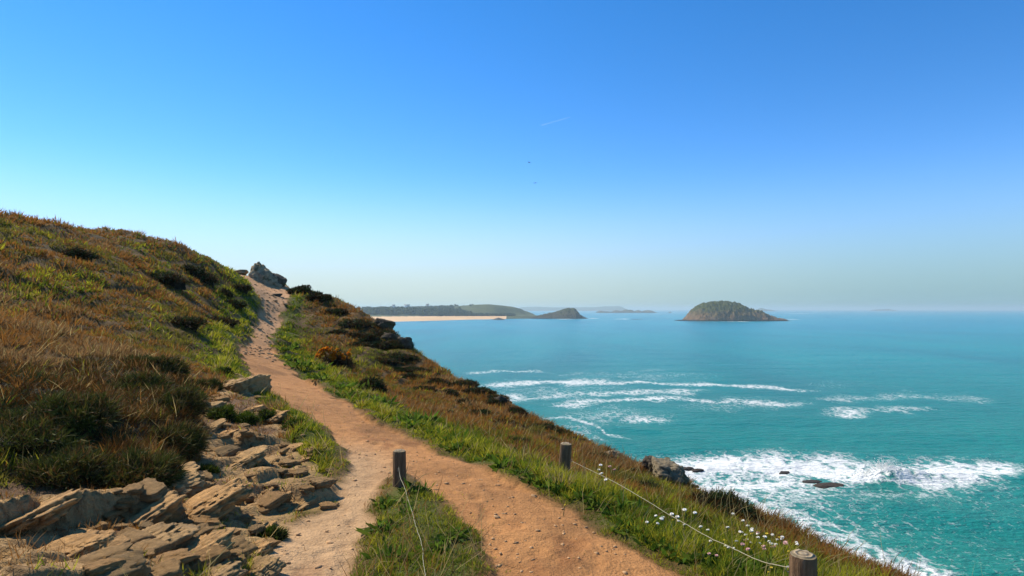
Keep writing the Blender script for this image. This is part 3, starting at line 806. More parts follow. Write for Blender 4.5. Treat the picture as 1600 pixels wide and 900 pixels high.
def grass_cover():
    slope = GZ / RR
    run = np.maximum.accumulate(slope, axis=0)
    vis = slope >= run - np.clip(0.25 / RR, 0.006, 0.1)
    PXG = 800 + F * GX / np.maximum(GY, .01); PYG = HOR - F * GZ / np.maximum(GY, .01)
    inside = ((GY > 0.8) & (PXG > -160) & (PXG < 1760) & (PYG < 1000)) + .3 * ((GY > 0.3) & ((PXG <= -160) | (PYG >= 1000)) & (PXG > -1400) & (PXG < 2400))
    wgt = inside * np.where(vis | (PXG <= -160), 1.0, 0.12) * (GM['s'] < 2.5) * (RR > 1.2) * (RR < 48)
    wgt = wgt * (1 - 0.97 * GM['path']) * np.where(GM['rock'] > .5, 0.05 + 0.3 * GM['soil'], 1.0)
    # the land turns away from the eye with distance: keep the count per picture area even
    c = np.cumsum(wgt.ravel()); 
    N = 500000
    k = np.searchsorted(c, rng.uniform(0, c[-1], N))
    i, j = np.unravel_index(k, GX.shape)
    i = np.clip(i, 0, NR - 2); j = np.clip(j, 0, NA - 2)
    u, v = rng.uniform(0, 1, N), rng.uniform(0, 1, N)
    def lerp(A): return (A[i, j] * (1 - u) + A[i, j + 1] * u) * (1 - v) + (A[i + 1, j] * (1 - u) + A[i + 1, j + 1] * u) * v
    x, y, z = lerp(GX), lerp(GY), lerp(GZ)
    dp, dm, bank, rock, s, path = (lerp(GM[q]) for q in ('dp', 'dm', 'bank', 'rock', 's', 'path'))
    r = np.hypot(x, y)
    n1 = fbm(x / 1.8, y / 1.8, 4, 501); n2 = fbm(x / 0.5, y / 0.5, 3, 502); n3 = fbm(x / 5, y / 5, 3, 503)
    dpath = np.where(dm < 0.2, 0.05, np.maximum(dp, 0))
    rightside = x > np.interp(y, [0, 3.4, 5.4, 8.9, 12, 17, 24, 31], [.5, .4, -.4, -2.3, -4.2, -7.1, -10, -12])
    fringe = np.where(rightside, np.interp(y, [0, 3, 5, 8, 14, 20, 30], [1.3, 1.25, 1.1, 1.1, 1.3, 1.5, 1.0]), np.interp(y, [0, 8, 14, 22, 30], [.5, .5, .7, 1.6, .6]))
    g = sstep(1.25, 0.65, dpath / fringe + 0.45 * n1)          # lush green strip along the trodden edge
    # plants grow in tufts: gather the blades round tuft centres and splay them outwards
    cs = 0.17 * 2.0 ** np.clip(np.round(np.log2(np.maximum(r, 1) / 6.0)), -1, 2)
    ci, cj = np.floor(x / cs), np.floor(y / cs)
    h1, h2, h3, h4 = (hash2(ci, cj, 611 + q) for q in range(4))
    cx, cy = (ci + .25 + .5 * h1) * cs, (cj + .25 + .5 * h2) * cs
    ox, oy = (x - cx) / cs, (y - cy) / cs
    tight = np.where(dpath > .12, .35 * h4, 0)
    x, y = x - (x - cx) * tight, y - (y - cy) * tight
    z = ground(x, y)
    tall = (1.3 - 1.0 * np.clip(np.hypot(ox, oy), 0, .8)) * (.45 + 1.0 * h3)
    C = np.empty((N, 3))
    t = .5 * rng.uniform(0, 1, N) + .3 * h4 + .1
    pick = t + 0.85 * n1 + 0.65 * n3 + 0.15 * n2 + np.where(rightside, -.06, 0.05)
    heath = np.where((pick < 0.3)[:, None], OLIVE, np.where((pick < 0.72)[:, None], RUST, np.where((rng.uniform(0, 1, N) < 0.88)[:, None], UMBER * 2.2, STRAW * 0.65))) * 1.42
    gp = .5 * rng.uniform(0, 1, N) + .5 * h3 + 0.5 * n2
    grn = np.where((gp < 0.62)[:, None], GREEN, np.where((gp < 1.02)[:, None], LIME, STRAW * 0.85))
    isg = rng.uniform(0, 1, N) < g * 0.93 + 0.04
    # greener tongues running down the left-hand slope
    tong = sstep(0.12, 0.4, fbm((x + y * .4) / 1.5, y / 4, 3, 509)) * (~rightside) * (bank < .5)
    isg |= rng.uniform(0, 1, N) < 0.6 * tong
    isg |= rng.uniform(0, 1, N) < 0.3 * sstep(.1, .45, fbm(x / 1.1 + 4, y / 1.6, 3, 511)) * (bank < .5)
    isb = (bank > 0.5) & (rng.uniform(0, 1, N) < .85)
    C = np.where(isg[:, None], grn, heath)
    bk = .5 * rng.uniform(0, 1, N) + .5 * h4 + .5 * n1
    C = np.where(isb[:, None], np.where((bk < 0.35)[:, None], DARKG * 1.3, np.where((bk < .8)[:, None], RUST * .75, OLIVE)), C)
    C = C * rng.uniform(0.7, 1.3, (N, 1)) * (1 + 0.25 * n2[:, None])
    edge = np.clip(dpath / 0.25, 0.35, 1)
    L = np.where(isg, rng.uniform(.045, .145, N) * edge * (1 + .5 * n2), rng.uniform(.055, .165, N) * (1 + 0.5 * n1)) * np.clip(0.8 + r * 0.022, 0.8, 1.5)
    L = np.where(dm < 0.1, L * 1.45, L)
    L = np.where(isb, rng.uniform(.06, .16, N), L) * np.clip(tall, .25, 1.9)
    for bx, by in ((-.95, 5.0), (.52, 6.0), (1.28, 2.62)):
        L = L * np.clip(.5 + .5 * (np.hypot(x - bx, y - by) - .1) / .3, .5, 1)
    L = np.where((rock > .5), L * .6, L)
    L = L * np.where(path > .3, .45, 1.0)
    Wd = np.maximum(np.where(isg, .0045, .0035), r * np.where(isg, .00115, .00095)) * rng.uniform(.6, 1.4, N)
    D = np.stack([rng.normal(0.12, .42, N), rng.normal(-.05, .42, N), np.full(N, 1.0)], 1)
    D[:, 0] += ox * 1.0; D[:, 1] += oy * 1.0
    D[isb] += rng.normal(0, .5, (isb.sum(), 3))
    P = np.stack([x, y, z - 0.012], 1)
    stalk = (rng.uniform(0, 1, N) < .004) & (r < 14) & (path < .2) & (rock < .5)      # bleached seed stalks standing above the rest
    L[stalk] = rng.uniform(.2, .42, stalk.sum()); Wd[stalk] *= .7; C[stalk] = STRAW * rng.uniform(.8, 1.3, (stalk.sum(), 1)); isg[stalk] = False; isb[stalk] = False
    for name, m, mat in (('green_grass', isg & ~isb, M_GRASS), ('dry_grass', ~isg & ~isb, M_GRASS), ('heath_turf', isb, M_HEATH)):
        o = blade_object(name, [blades(P[m], D[m], L[m], Wd[m], C[m])], mat)
        tag(o, {'green_grass': 'short green grass along the edges of the earth path', 'dry_grass': 'rust brown dry grass covering the slopes', 'heath_turf': 'dark tangled heath turf on the bank above the rocks'}[name],
            'grass', kind='stuff')
grass_cover()

# ------------------------------------------------------------------ shrubs and plants
def core_dome(rx, ry, rz, seed, n=20, m=9, low=0.2):
    th = np.linspace(0, 2 * np.pi, n, endpoint=False); ph = np.linspace(0, np.pi / 2, m)
    T, Pq = np.meshgrid(th, ph)
    q = np.stack([np.cos(T) * np.cos(Pq), np.sin(T) * np.cos(Pq), np.sin(Pq)], -1).reshape(-1, 3)
    k = 0.66 + 0.5 * fbm3(q * 2.4 + seed, 4, seed)
    V = q * k[:, None] * np.array([rx, ry, rz]); V[:, 2] -= low * (q[:, 2] < 0.05)
    idx = np.arange(n * m).reshape(m, n)
    Q = np.stack([idx[:-1], np.roll(idx[:-1], -1, 1), np.roll(idx[1:], -1, 1), idx[1:]], -1).reshape(-1, 4)
    return V, Q

def shrub_mesh(name, rx, ry, rz, n, seed, cols, probs, L, wd, mat, parent=None, loc=None, spread=0.7):
    """a low bush: short leafy twigs all through its outer volume over an added dark core that blocks light"""
    rr = np.random.default_rng(seed)
    q = rr.normal(size=(n, 3)); q[:, 2] = np.abs(q[:, 2]); q = unit(q)
    lump = 0.8 + 0.6 * fbm3(q * 2.4 + seed, 4, seed)
    rad = lump * rr.uniform(.68, 1.02, n)
    P = q * rad[:, None] * np.array([rx, ry, rz])
    D = unit(q / np.array([rx, ry, rz])) + rr.normal(0, spread, (n, 3)) + np.array([0, 0, .35])
    ci = rr.choice(len(cols), n, p=probs)
    # colour gathers in clumps of twigs
    cl = vn3(P / (0.22 * max(rx, .3)) + seed, seed) 
    ci = np.where(cl > .62, 0, ci)
    C = np.array(cols)[ci] * rr.uniform(.65, 1.35, (n, 1))
    v, qd, t, c = blades(P, D, rr.uniform(.5, 1.3, n) * L, np.full(n, wd) * rr.uniform(.6, 1.4, n), C, .4, rr)
    cv, cq = core_dome(rx * .9, ry * .9, rz * .85, seed)  # dark inner dome added to stop light passing between the twigs
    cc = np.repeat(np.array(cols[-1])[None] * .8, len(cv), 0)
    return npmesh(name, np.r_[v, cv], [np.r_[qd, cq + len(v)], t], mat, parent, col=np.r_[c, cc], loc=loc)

def place_shrub(name, px, py, rx, ry, rz, n, seed, cols, probs, label, cat, group=None, L=.09, wd=None, sink=.06, mat=None):
    p = at(px, py)
    w = wd or max(.006, p[1] * .0011)
    o = shrub_mesh(name, rx, ry, rz, n, seed, cols, probs, L, w, mat or M_HEATH, loc=(p[0], p[1], p[2] - sink))
    return tag(o, label, cat, group)

HC = [(.07, .08, .014), (.15, .075, .02), (.14, .115, .022), (.22, .14, .05), (.035, .028, .013)]
HP = [.34, .22, .22, .1, .12]
# the dark overgrown bank on the left, above the bedrock
for k, (px, py, a, b, c, lab) in enumerate([
        (222, 742, .42, .45, .42, 'dark heather bush lowest on the bank, just above the big rock slabs'),
        (268, 700, .33, .5, .5, 'black-green heather bush at the front lip of the overgrown bank'),
        (272, 640, .5, .55, .55, 'biggest dark green gorse mound at the right end of the overgrown bank'),
        (215, 612, .6, .6, .45, 'dark mound of heath near the top of the overgrown bank'),
        (110, 650, .6, .5, .4, 'broad dark heath mound at the far left of the bank'),
        (100, 740, .6, .5, .4, 'dark heath mound at the far left, low on the bank'),
        (30, 690, .7, .7, .5, 'dark heath mound farthest left on the bank'),
        (238, 578, .7, .5, .38, 'dark shaggy bush along the upper edge of the overgrown bank'),
        (318, 606, .3, .35, .28, 'small green cushion at the head of the rocky ground')]):
    place_shrub('heather_bush', px, py, a * .72, b * .72, c * .58, 7000, 600 + k, HC, HP, lab, 'bush', 'bushes on the overgrown bank', L=.085)
for k, (px, py, s, lab) in enumerate([
        (345, 655, .2, 'green cushion plant in the shadowed step of the rocks, left one'),
        (382, 660, .19, 'green cushion plant in the shadowed step of the rocks, right one'),
        (418, 652, .15, 'dark cushion plant beneath the grey boulder beside the path'),
        (462, 672, .2, 'dark green bush on the grass strip between rocks and path'),
        (300, 622, .17, 'small dark cushion plant beside the gorse mound'),
        (350, 583, .16, 'brown cushion plant above the topmost pale boulder'),
        (420, 838, .1, 'green tuft in the rocks beside the left branch of the path'),
        (322, 738, .1, 'bright green tuft among the broken stones')]):
    place_shrub('cushion_plant', px, py, s, s, s * .75, 2200, 640 + k, [tuple(GREEN * .8), tuple(DARKG), tuple(OLIVE), (.03, .03, .012)], [.35, .3, .15, .2], lab, 'plant', 'cushion plants among the rocks', L=.05, sink=.03)

# heather clumps down the seaward slope and along its skyline
HC2 = [tuple(DARKG * 1.25), tuple(UMBER), tuple(RUST * .6), (.03, .024, .013)]
named = [(470, 459, .85, .6, .5, 'dark heather knoll at the top of the path, on the skyline'),
         (497, 467, .7, .6, .4, 'second dark heather knoll on the skyline, right of the one by the path'),
         (578, 612, .4, .4, .36, 'dark shaggy tussock at the edge of the path below the orange blossom'),
         (1122, 797, .42, .35, .2, 'dark brown heather hummock on the cliff edge beyond the white flowers'),
         (612, 545, .9, .6, .45, 'largest dark heather patch low on the far slope')]
for k, (px, py, a, b, c, lab) in enumerate(named):
    place_shrub('heather_bush', px, py, a, b, c, 5000, 660 + k, HC2, [.2, .4, .15, .25], lab, 'bush', 'heather bushes on the seaward slope', L=.1)
for k, (px, py) in enumerate([(350, 462), (362, 478), (322, 440), (300, 425), (340, 505), (375, 452), (260, 440), (280, 505), (120, 400)]):
    p = at(px, py)
    place_shrub('heather_bush', px, py, rng.uniform(.3, .75), rng.uniform(.3, .5), rng.uniform(.18, .36), 1800, 690 + k, HC2, [.2, .45, .15, .2],
                'low brown heather bush on the rusty hillside left of the path', 'bush', 'heather bushes on the left hillside', L=.12)
for k, (px, py, s) in enumerate([(525, 490, .5), (560, 508, .7), (575, 530, .55), (595, 522, .6), (600, 565, .5), (618, 558, .5), (640, 578, .45), (658, 580, .45),
                                 (678, 596, .35), (715, 600, .4), (740, 615, .4), (560, 540, .45), (530, 520, .4), (640, 590, .35), (770, 630, .3), (790, 655, .25), (830, 668, .25),
                                 (860, 690, .22), (720, 630, .25), (690, 645, .22), (800, 690, .18), (930, 715, .2), (980, 735, .16), (1010, 760, .16), (1050, 790, .13), (560, 525, .5), (615, 545, .5), (635, 560, .4), (684, 592, .35), (730, 598, .4), (755, 612, .4), (775, 622, .35), (805, 642, .3), (815, 655, .3), (845, 668, .3), (875, 678, .22), (625, 580, .4), (660, 610, .35), (700, 615, .3), (750, 645, .28), (780, 660, .24), (900, 690, .2), (950, 712, .2), (1085, 775, .16), (1100, 785, .18), (1180, 812, .14)]):
    place_shrub('heather_bush', px, py, s * rng.uniform(.9, 1.5), s * rng.uniform(.8, 1.1), s * rng.uniform(.3, .55), 1700, 700 + k, HC2, [.28, .34, .2, .18],
                'small dark heather clump in the dry grass of the seaward slope', 'bush', 'heather clumps on the seaward slope', L=.07 + s * .06)

def orange_gorse():
    p = at(528, 572)
    t = empty('flowering_bush', (p[0], p[1], p[2] - .05), 'bush with orange blossom beside the path', 'bush')
    shrub_mesh('foliage', .62, .5, .55, 5000, 801, [tuple(UMBER), (.07, .035, .014), tuple(DARKG), (.035, .022, .012)], [.35, .25, .2, .2], .13, .013, M_HEATH, t)
    rr = np.random.default_rng(8)
    mats = [(.72, .23, .01), (.66, .3, .025)]
    src = []
    for m in mats:
        n = 26; q = unit(rr.normal(size=(n, 3)))
        v, qd, tr, c = blades(q * .015, q, np.full(n, .065), np.full(n, .055), np.repeat(np.array([m]), n, 0) * rr.uniform(.7, 1.1, (n, 1)), .3, rr)
        src.append(npmesh('blossom', v, [qd, tr], M_PETAL, t, col=c))
    k = 0
    spots = [(rr.normal(-.36, .16), rr.normal(.47, .11)) for _ in range(24)] + [(rr.uniform(-.55, .5), rr.uniform(.2, .55)) for _ in range(22)] + [(rr.normal(-.58, .08), rr.normal(.28, .06)) for _ in range(6)]
    for x, z in spots:
        z = min(z, .62 * math.sqrt(max(.05, 1 - (x / .8) ** 2)))
        b = src[k % 2] if k < 2 else src[k % 2].copy()
        if k >= 2: COL.objects.link(b); b.parent = t
        b.location = (x, -.42 * math.sqrt(max(0, 1 - (x / .75) ** 2 - (z / .75) ** 2)) * .7 - .05, z + .05); b.rotation_euler = rr.uniform(0, 6, 3); b.scale = [rr.uniform(.5, 1.05)] * 3
        k += 1
orange_gorse()

def leafy_plants():
    """broad-leaved rosettes in the green verge"""
    protos = []
    for s in range(3):
        rr = np.random.default_rng(820 + s); n = 46
        a = rr.uniform(0, 2 * np.pi, n); up = rr.uniform(.25, 1.3, n)
        D = np.stack([np.cos(a), np.sin(a), up], 1)
        P = np.stack([np.cos(a) * .02, np.sin(a) * .02, np.full(n, -.01)], 1) + rr.normal(0, .05, (n, 3)) * [1, 1, .1]
        C = np.where(rr.uniform(0, 1, (n, 1)) < .6, np.array([[.075, .13, .012]]), np.array([[.14, .19, .022]])) * rr.uniform(.7, 1.3, (n, 1))
        v, q, t, c = blades(P, D, rr.uniform(.06, .17, n), rr.uniform(.025, .05, n), C, .5, rr)
        # widen the middle into a leaf
        v = v.reshape(n, 5, 3); b = (v[:, 0] + v[:, 1]) / 2; v[:, 0] = b + (v[:, 0] - b) * .25; v[:, 1] = b + (v[:, 1] - b) * .25
        protos.append(npmesh('leafy_plant', v.reshape(-1, 3), [q, t], M_GRASS, col=c))
    k = 0
    spots = [(440, 530), (448, 545), (455, 560), (470, 572), (452, 515), (462, 545), (480, 560), (490, 578), (500, 590), (530, 605), (545, 620), (598, 636), (590, 625), (560, 612), (612, 645), (640, 660),
             (652, 668), (668, 672), (682, 678), (668, 660), (700, 690), (712, 700), (726, 692), (744, 706), (760, 715), (782, 728), (800, 715), (815, 742), (832, 752), (850, 735), (846, 760), (866, 762),
             (880, 772), (900, 765), (915, 780), (932, 792), (948, 800), (942, 780), (965, 812), (985, 826), (980, 800), (1003, 840), (1010, 822), (1030, 852), (1045, 838), (1060, 868), (1085, 858),
             (1075, 880), (1105, 876), (1130, 868), (1120, 892), (1150, 884), (1170, 895), (1200, 880), (1215, 893), (610, 790), (640, 800), (600, 830), (650, 770), (700, 838), (680, 860), (620, 870)]
    for px, py in spots:
        p = at(px + random.uniform(-5, 5), py + random.uniform(-3, 3))
        o = protos[k % 3] if k < 3 else protos[k % 3].copy()
        if k >= 3: COL.objects.link(o)
        s = random.uniform(.7, 1.25) * np.clip(p[1] / 7, .75, 1.7)
        o.location = p; o.scale = (s, s, s * random.uniform(.8, 1.3)); o.rotation_euler = (random.uniform(-.15, .15), random.uniform(-.15, .15), random.uniform(0, 6.3))
        tag(o, 'broad-leaved green weed growing in the grass along the path', 'plant', 'leafy weeds along the path')
        k += 1
leafy_plants()

def flowers():
    mw = plain('white_petal', (.85, .8, .7), 0.6, 0.2, 0.05, 40); mp = plain('pink_petal', (.55, .3, .27), 0.7, 0.2, 0.15, 40); my = plain('yellow_petal', (.7, .5, .03), 0.6, 0.2, 0.1, 40)
    ms = plain('flower_stem', (.08, .12, .03), 0.8, 0.2, 0.1, 40)
    mcx = plain('flower_centre', (.5, .45, .2), 0.8, 0.2, 0.1, 40)
    def make(mat, rad, seed):
        rr = np.random.default_rng(seed)
        root = bpy.data.objects.new('wild_flower', None); COL.objects.link(root); root.empty_display_size = .02
        V = []; Q = []
        for i in range(13):      # a rounded head of notched petals
            a = i * 2.4; el = -.1 + .11 * i
            d = np.array([math.cos(a) * math.cos(el), math.sin(a) * math.cos(el), math.sin(el)]); s = np.array([-math.sin(a), math.cos(a), 0]); u = np.cross(d, s)
            n0 = len(V); c0 = np.array([0, 0, .16])
            for t_, w in ((.15, .12), (.6, .5), (.95, .55), (1.08, .25)):
                c = c0 + d * rad * t_ - u * rad * .35 * t_ * t_
                V += [c - s * rad * w, c + s * rad * w]
            for j in range(3): Q.append((n0 + 2 * j, n0 + 2 * j + 1, n0 + 2 * j + 3, n0 + 2 * j + 2))
        npmesh('petals', np.array(V), [Q], mat, root)
        sv = [(.003 * math.cos(t) + (.006 if h else 0), .003 * math.sin(t), h) for h in (-.03, .155) for t in (0, 2.1, 4.2)]
        npmesh('stem', np.array(sv), [[(0, 1, 4, 3), (1, 2, 5, 4), (2, 0, 3, 5)]], ms, root)
        cv, cq = core_dome(rad * .3, rad * .3, rad * .3, seed, 8, 4, 0); cv[:, 2] += .16
        npmesh('centre', cv, [cq], mcx, root)
        return root
    def dup(root):
        r = root.copy(); COL.objects.link(r)
        for ch in list(root.children):
            c = ch.copy(); COL.objects.link(c); c.parent = r
        return r
    W_ = [(1011, 814), (1022, 817), (1027, 805), (1030, 813), (1039, 809), (1050, 806), (1058, 812), (1062, 814), (1074, 822), (1098, 828), (1108, 830), (1110, 846), (1139, 829), (1145, 802), (1164, 815), (1165, 838),
          (1158, 836), (1150, 846), (1170, 825), (1176, 832), (1178, 830), (1188, 834), (1193, 843), (1205, 834), (1206, 846), (1217, 844), (1222, 841), (1228, 848), (1135, 854), (1141, 856), (1147, 857), (1163, 843),
          (1185, 849), (1199, 851), (1240, 846), (1246, 850), (1083, 803), (1065, 797), (1070, 798), (944, 744), (950, 748), (937, 727), (934, 736), (1213, 852), (1182, 842), (1170, 848), (1156, 830)]
    P_ = [(1161, 846), (1158, 853), (1196, 856), (1204, 858), (1210, 855), (1186, 838), (1232, 852), (1120, 868), (1110, 866), (955, 730), (962, 735), (1174, 862), (1191, 860), (1223, 852)]
    Y_ = [(1048, 814), (1200, 889), (1196, 838), (1212, 838), (1180, 838), (1236, 862), (1128, 842), (880, 789), (1205, 897)]
    for mat, rad, lst, lab, grp, sd_ in ((mw, .012, W_, 'white flower on a thin stem in the grass near the cliff edge', 'white flowers by the cliff edge', 1),
                                         (mp, .014, P_, 'dusty pink flower head in the grass near the cliff edge', 'pink flowers by the cliff edge', 2),
                                         (my, .009, Y_, 'small yellow flower in the grass near the cliff edge', 'yellow flowers by the cliff edge', 3)):
        pr = make(mat, rad, sd_)
        for i, (px, py) in enumerate(lst):
            o = pr if i == 0 else dup(pr)
            p = at(px, py + 18)
            sc = random.uniform(.8, 1.2) * np.clip(p[1] / 4.5, .8, 1.5)
            hk = min(1.0, .9 * 20 * p[1] / F / (.16 * sc))
            o.location = p; o.scale = (sc, sc, sc * max(.6, hk)); o.rotation_euler = (random.uniform(-.25, .25), random.uniform(-.25, .25), random.uniform(0, 6))
            tag(o, lab, 'flower', grp)
flowers()
# ------------------------------------------------------------------ rocks
def ico(sub):
    import bmesh
    bm = bmesh.new(); bmesh.ops.create_icosphere(bm, subdivisions=sub, radius=1)
    V = np.array([v.co[:] for v in bm.verts]); T = np.array([[l.index for l in f.verts] for f in bm.faces]); bm.free()
    return V, T
ICO5, ICO4, ICO3 = ico(5), ico(4), ico(3)

def rock_shape(seed, planes=14, sharp=0.06, ribs=0.0, ico_=None, slab=True):
    """a broken block: a ball cut by planes of bedding, joints and chance fractures, then weathered and ledged along its bedding"""
    V, T = ico_ or ICO5
    rr = np.random.default_rng(seed)
    N = unit(rr.normal(size=(planes, 3))); d = rr.uniform(.66, .98, planes)
    B = np.array([[1, 0, 0], [-1, 0, 0], [0, 1, 0], [0, -1, 0], [0, 0, 1], [0, 0, -1.]])
    B = unit(B + rr.normal(0, .22 if slab else .35, (6, 3)) * np.array([[1], [1], [1], [1], [.5], [1]]))
    N = np.r_[N, B]; d = np.r_[d, rr.uniform(.6, .9, 4), [.6, .8]]
    dots = V @ N.T
    rad = np.minimum(np.where(dots > .05, d[None] / np.maximum(dots, .05), 9), 1.25)
    k = 38.0
    r = -np.log(np.exp(-k * rad).sum(1)) / k
    q = V * r[:, None]
    r2 = sharp * fbm3(q * 2.2 + seed, 4, seed) + sharp * .7 * np.abs(fbm3(q * 5 + seed, 4, seed + 1))
    q = q + V * r2[:, None]
    if ribs:                                                       # ledges and grooves where the beds weather out
        ph = q[:, 1] * rr.uniform(3, 5) + q[:, 2] * 4 + 1.1 * fbm3(q * np.array([.8, 2, 2]) + seed, 3, seed + 2)
        f = ph - np.floor(ph)
        st = hash2(np.floor(ph), np.floor(ph) * 0, seed)
        p2 = q[:, 0] * rr.uniform(2.0, 3.2) + q[:, 1] * .6 + .9 * fbm3(q * 1.6 + seed + 9, 3, seed + 5)
        f2 = p2 - np.floor(p2); s2 = hash2(np.floor(p2), np.floor(ph), seed + 6)        # joints across the beds split them into blocks of uneven height
        q = q + V * (ribs * ((s2 - .5) * .9 - 1.1 * np.exp(-(f2 / .06) ** 2) - 1.1 * np.exp(-((1 - f2) / .06) ** 2)))[:, None]
        q = q + V * (ribs * ((st - .5) * 1.2 - .8 * np.exp(-(f / .09) ** 2) - .8 * np.exp(-((1 - f) / .05) ** 2)))[:, None]
    return q, T

def rock(name, px, py, dims, seed, label, cat, mat=None, group=None, rot=(0, 0, 0), sink=.35, ribs=.05, planes=14, sub=None, sharp=.07, d=None):
    if d is None: p = at(px, py)
    else: p = np.array(P3(px, py, d))
    v, t = rock_shape(seed, planes, sharp, ribs, sub)
    o = npmesh(name, v * np.array(dims), [t], mat or M_ROCK, loc=(p[0], p[1], p[2] + dims[2] * (1 - 2 * sink)), smooth=True)
    o.rotation_euler = rot
    return tag(o, label, cat, group)

SL = (-0.1, -0.3, 0.95)       # the slabs lean with the bedding
# boulders of the outcrop, placed one by one
for k, (px, py, dm, lab) in enumerate([
        (258, 755, (.4, .36, .17), 'broad ribbed rock slab directly under the dark bushes at lower left'),
        (312, 795, (.40, .27, .19), 'big ribbed rock slab lower left, with green tufts at its right end'),
        (228, 800, (.33, .26, .17), 'large fissured rock slab at the left below the dark bushes'),
        (226, 850, (.3, .26, .16), 'rounded fissured rock at the far lower left'),
        (306, 868, (.27, .2, .17), 'rectangular tan block with a black shadow beneath it at lower left'),
        (376, 722, (.36, .26, .13), 'smooth pale wedge-shaped slab in the middle of the stony ground'),
        (378, 610, (.5, .4, .22), 'pale rounded boulder highest up beside the path'),
        (396, 640, (.27, .26, .17), 'tan boulder beneath the highest pale boulder'),
        (428, 650, (.26, .24, .13), 'flat sloping rock beside the grass strip'),
        (354, 770, (.2, .15, .1), 'tan block between the ribbed slab and the pale wedge'),
        (330, 668, (.2, .17, .1), 'small pale rock in front of the two green cushions'),
        (356, 678, (.16, .14, .09), 'pale cube-like rock above the pale wedge slab'),
        (410, 830, (.13, .12, .11), 'dark-sided pointed rock at the edge of the left path branch'),
        (396, 862, (.13, .15, .12), 'upright pale block beside the bright green tuft'),
        (400, 893, (.2, .16, .1), 'low tan rock at the bottom edge beside the left path branch'),
        (318, 905, (.26, .2, .12), 'low tan rock at the bottom edge, left of the other one'),
        (468, 790, (.22, .13, .08), 'ribbed outcrop ledge next to the sandy fork'),
        (430, 780, (.18, .1, .08), 'thin tilted rock rib left of the fork'),
        (110, 860, (.28, .22, .13), 'large tan slab near the left edge of the view'),
        (60, 810, (.28, .25, .13), 'tan slab farthest to the left'),
        (325, 636, (.2, .2, .1), 'brown flat stone beside the dark gorse mound'),
        (478, 715, (.16, .13, .07), 'small tan rock at the lower end of the grass strip'),
        (455, 700, (.18, .15, .07), 'narrow tan rock rib above the lower end of the grass strip')]):
    rr_ = np.random.default_rng(900 + k)
    dm = (dm[0] * .8, dm[1] * .9, dm[2] * (.5 if k != 6 else 1.1))
    rock('rock', px, py, dm, 900 + k, lab, 'rock', rot=(SL[0] * rr_.uniform(.3, 1.6), SL[1] * rr_.uniform(.5, 1.3), SL[2] + rr_.normal(0, .22)), sink=.6 if k != 6 else .5, ribs=.14, planes=6, sharp=.1)

# loose stones over the rocky ground
def loose():
    protos = []
    for s in range(6):
        v, t = rock_shape(950 + s, 5, .12, .1, ICO4); protos.append((v, t))
    objs = []
    n = 0; tries = 0
    while n < 210 and tries < 4000:
        tries += 1
        px = random.uniform(150, 600); py = random.uniform(585, 905)
        d0 = at(px, py)
        dr = sdpoly(np.array([d0[0]]), np.array([d0[1]]), ROCKZ)[0]
        if dr > -.02 or ground(np.array([d0[0]]), np.array([d0[1]]), True)[1]['path'][0] > .3: continue
        sz = random.choice([.02, .03, .03, .04, .05, .06, .09]) * random.uniform(.8, 1.2)
        k = n % 6
        if n < 6: o = npmesh('loose_stone', protos[k][0], [protos[k][1]], M_ROCK, smooth=True); objs.append(o)
        else: o = objs[k].copy(); COL.objects.link(o)
        o.location = (d0[0], d0[1], d0[2] + sz * .15); o.scale = (sz * random.uniform(.9, 1.5), sz * random.uniform(.8, 1.1), sz * random.uniform(.3, .6)); o.rotation_euler = (random.uniform(0, .4), random.uniform(-.3, .2), random.uniform(.5, 1.4))
        tag(o, 'loose tan stone lying among the slabs of the outcrop', 'stone', 'loose stones on the outcrop'); n += 1
loose()

def pebbles():
    """grit and small stones trodden into the path: too many to count"""
    V0, T0 = ICO3[0][:0], None
    v0, t0 = ico(1)
    Vs = []; Ts = []; n = 0; c = 0; tr = 0
    while c < 430 and tr < 9000:
        tr += 1
        if random.random() < .5: px, py = random.uniform(355, 480), random.uniform(418, 560)
        else: px, py = random.uniform(400, 1080), random.uniform(540, 895)
        if px + py < 830: continue
        d = np.array([0.0]); 
        p = at(px, py) if False else None
        x, y = None, None
        c_ = PIX.get((int(px), int(py)))
        if c_ is None: continue
        x, y, z, inpath = c_
        if not inpath: continue
        r = math.hypot(x, y)
        s = (random.uniform(.005, .014) if r < 14 else random.uniform(.015, .05)) * (1 + (random.random() < .05))
        rot = random.uniform(0, 6.3); ca, sa = math.cos(rot), math.sin(rot)
        q = v0 * (1 + .25 * np.random.default_rng(c).normal(size=(len(v0), 1))) * np.array([s * 1.5, s, s * .55])
        q = np.c_[q[:, 0] * ca - q[:, 1] * sa, q[:, 0] * sa + q[:, 1] * ca, q[:, 2]] + np.array([x + random.uniform(-.02, .02), y + random.uniform(-.05, .05), z + s * .1])
        Vs.append(q); Ts.append(t0 + n); n += len(q); c += 1
    o = npmesh('pebbles', np.concatenate(Vs), [np.concatenate(Ts)], plain('pebble_stone', (.42, .25, .12), .9, .2, .45, 6), smooth=False)
    tag(o, 'scattered grit and small stones on the earth path', 'pebbles', kind='stuff')
PIX = {}
_px = (800 + F * GX / np.maximum(GY, .01)); _py = HOR - F * GZ / np.maximum(GY, .01)
_sl = GZ / RR; _vis = (_sl >= np.maximum.accumulate(_sl, axis=0) - 1e-6) & (GY > 1) & (_px > 300) & (_px < 1100) & (_py < 905)
for i_, j_ in zip(*np.nonzero(_vis)):
    PIX[(int(_px[i_, j_]), int(_py[i_, j_]))] = (GX[i_, j_], GY[i_, j_], GZ[i_, j_], GM['path'][i_, j_] > .8)
pebbles()

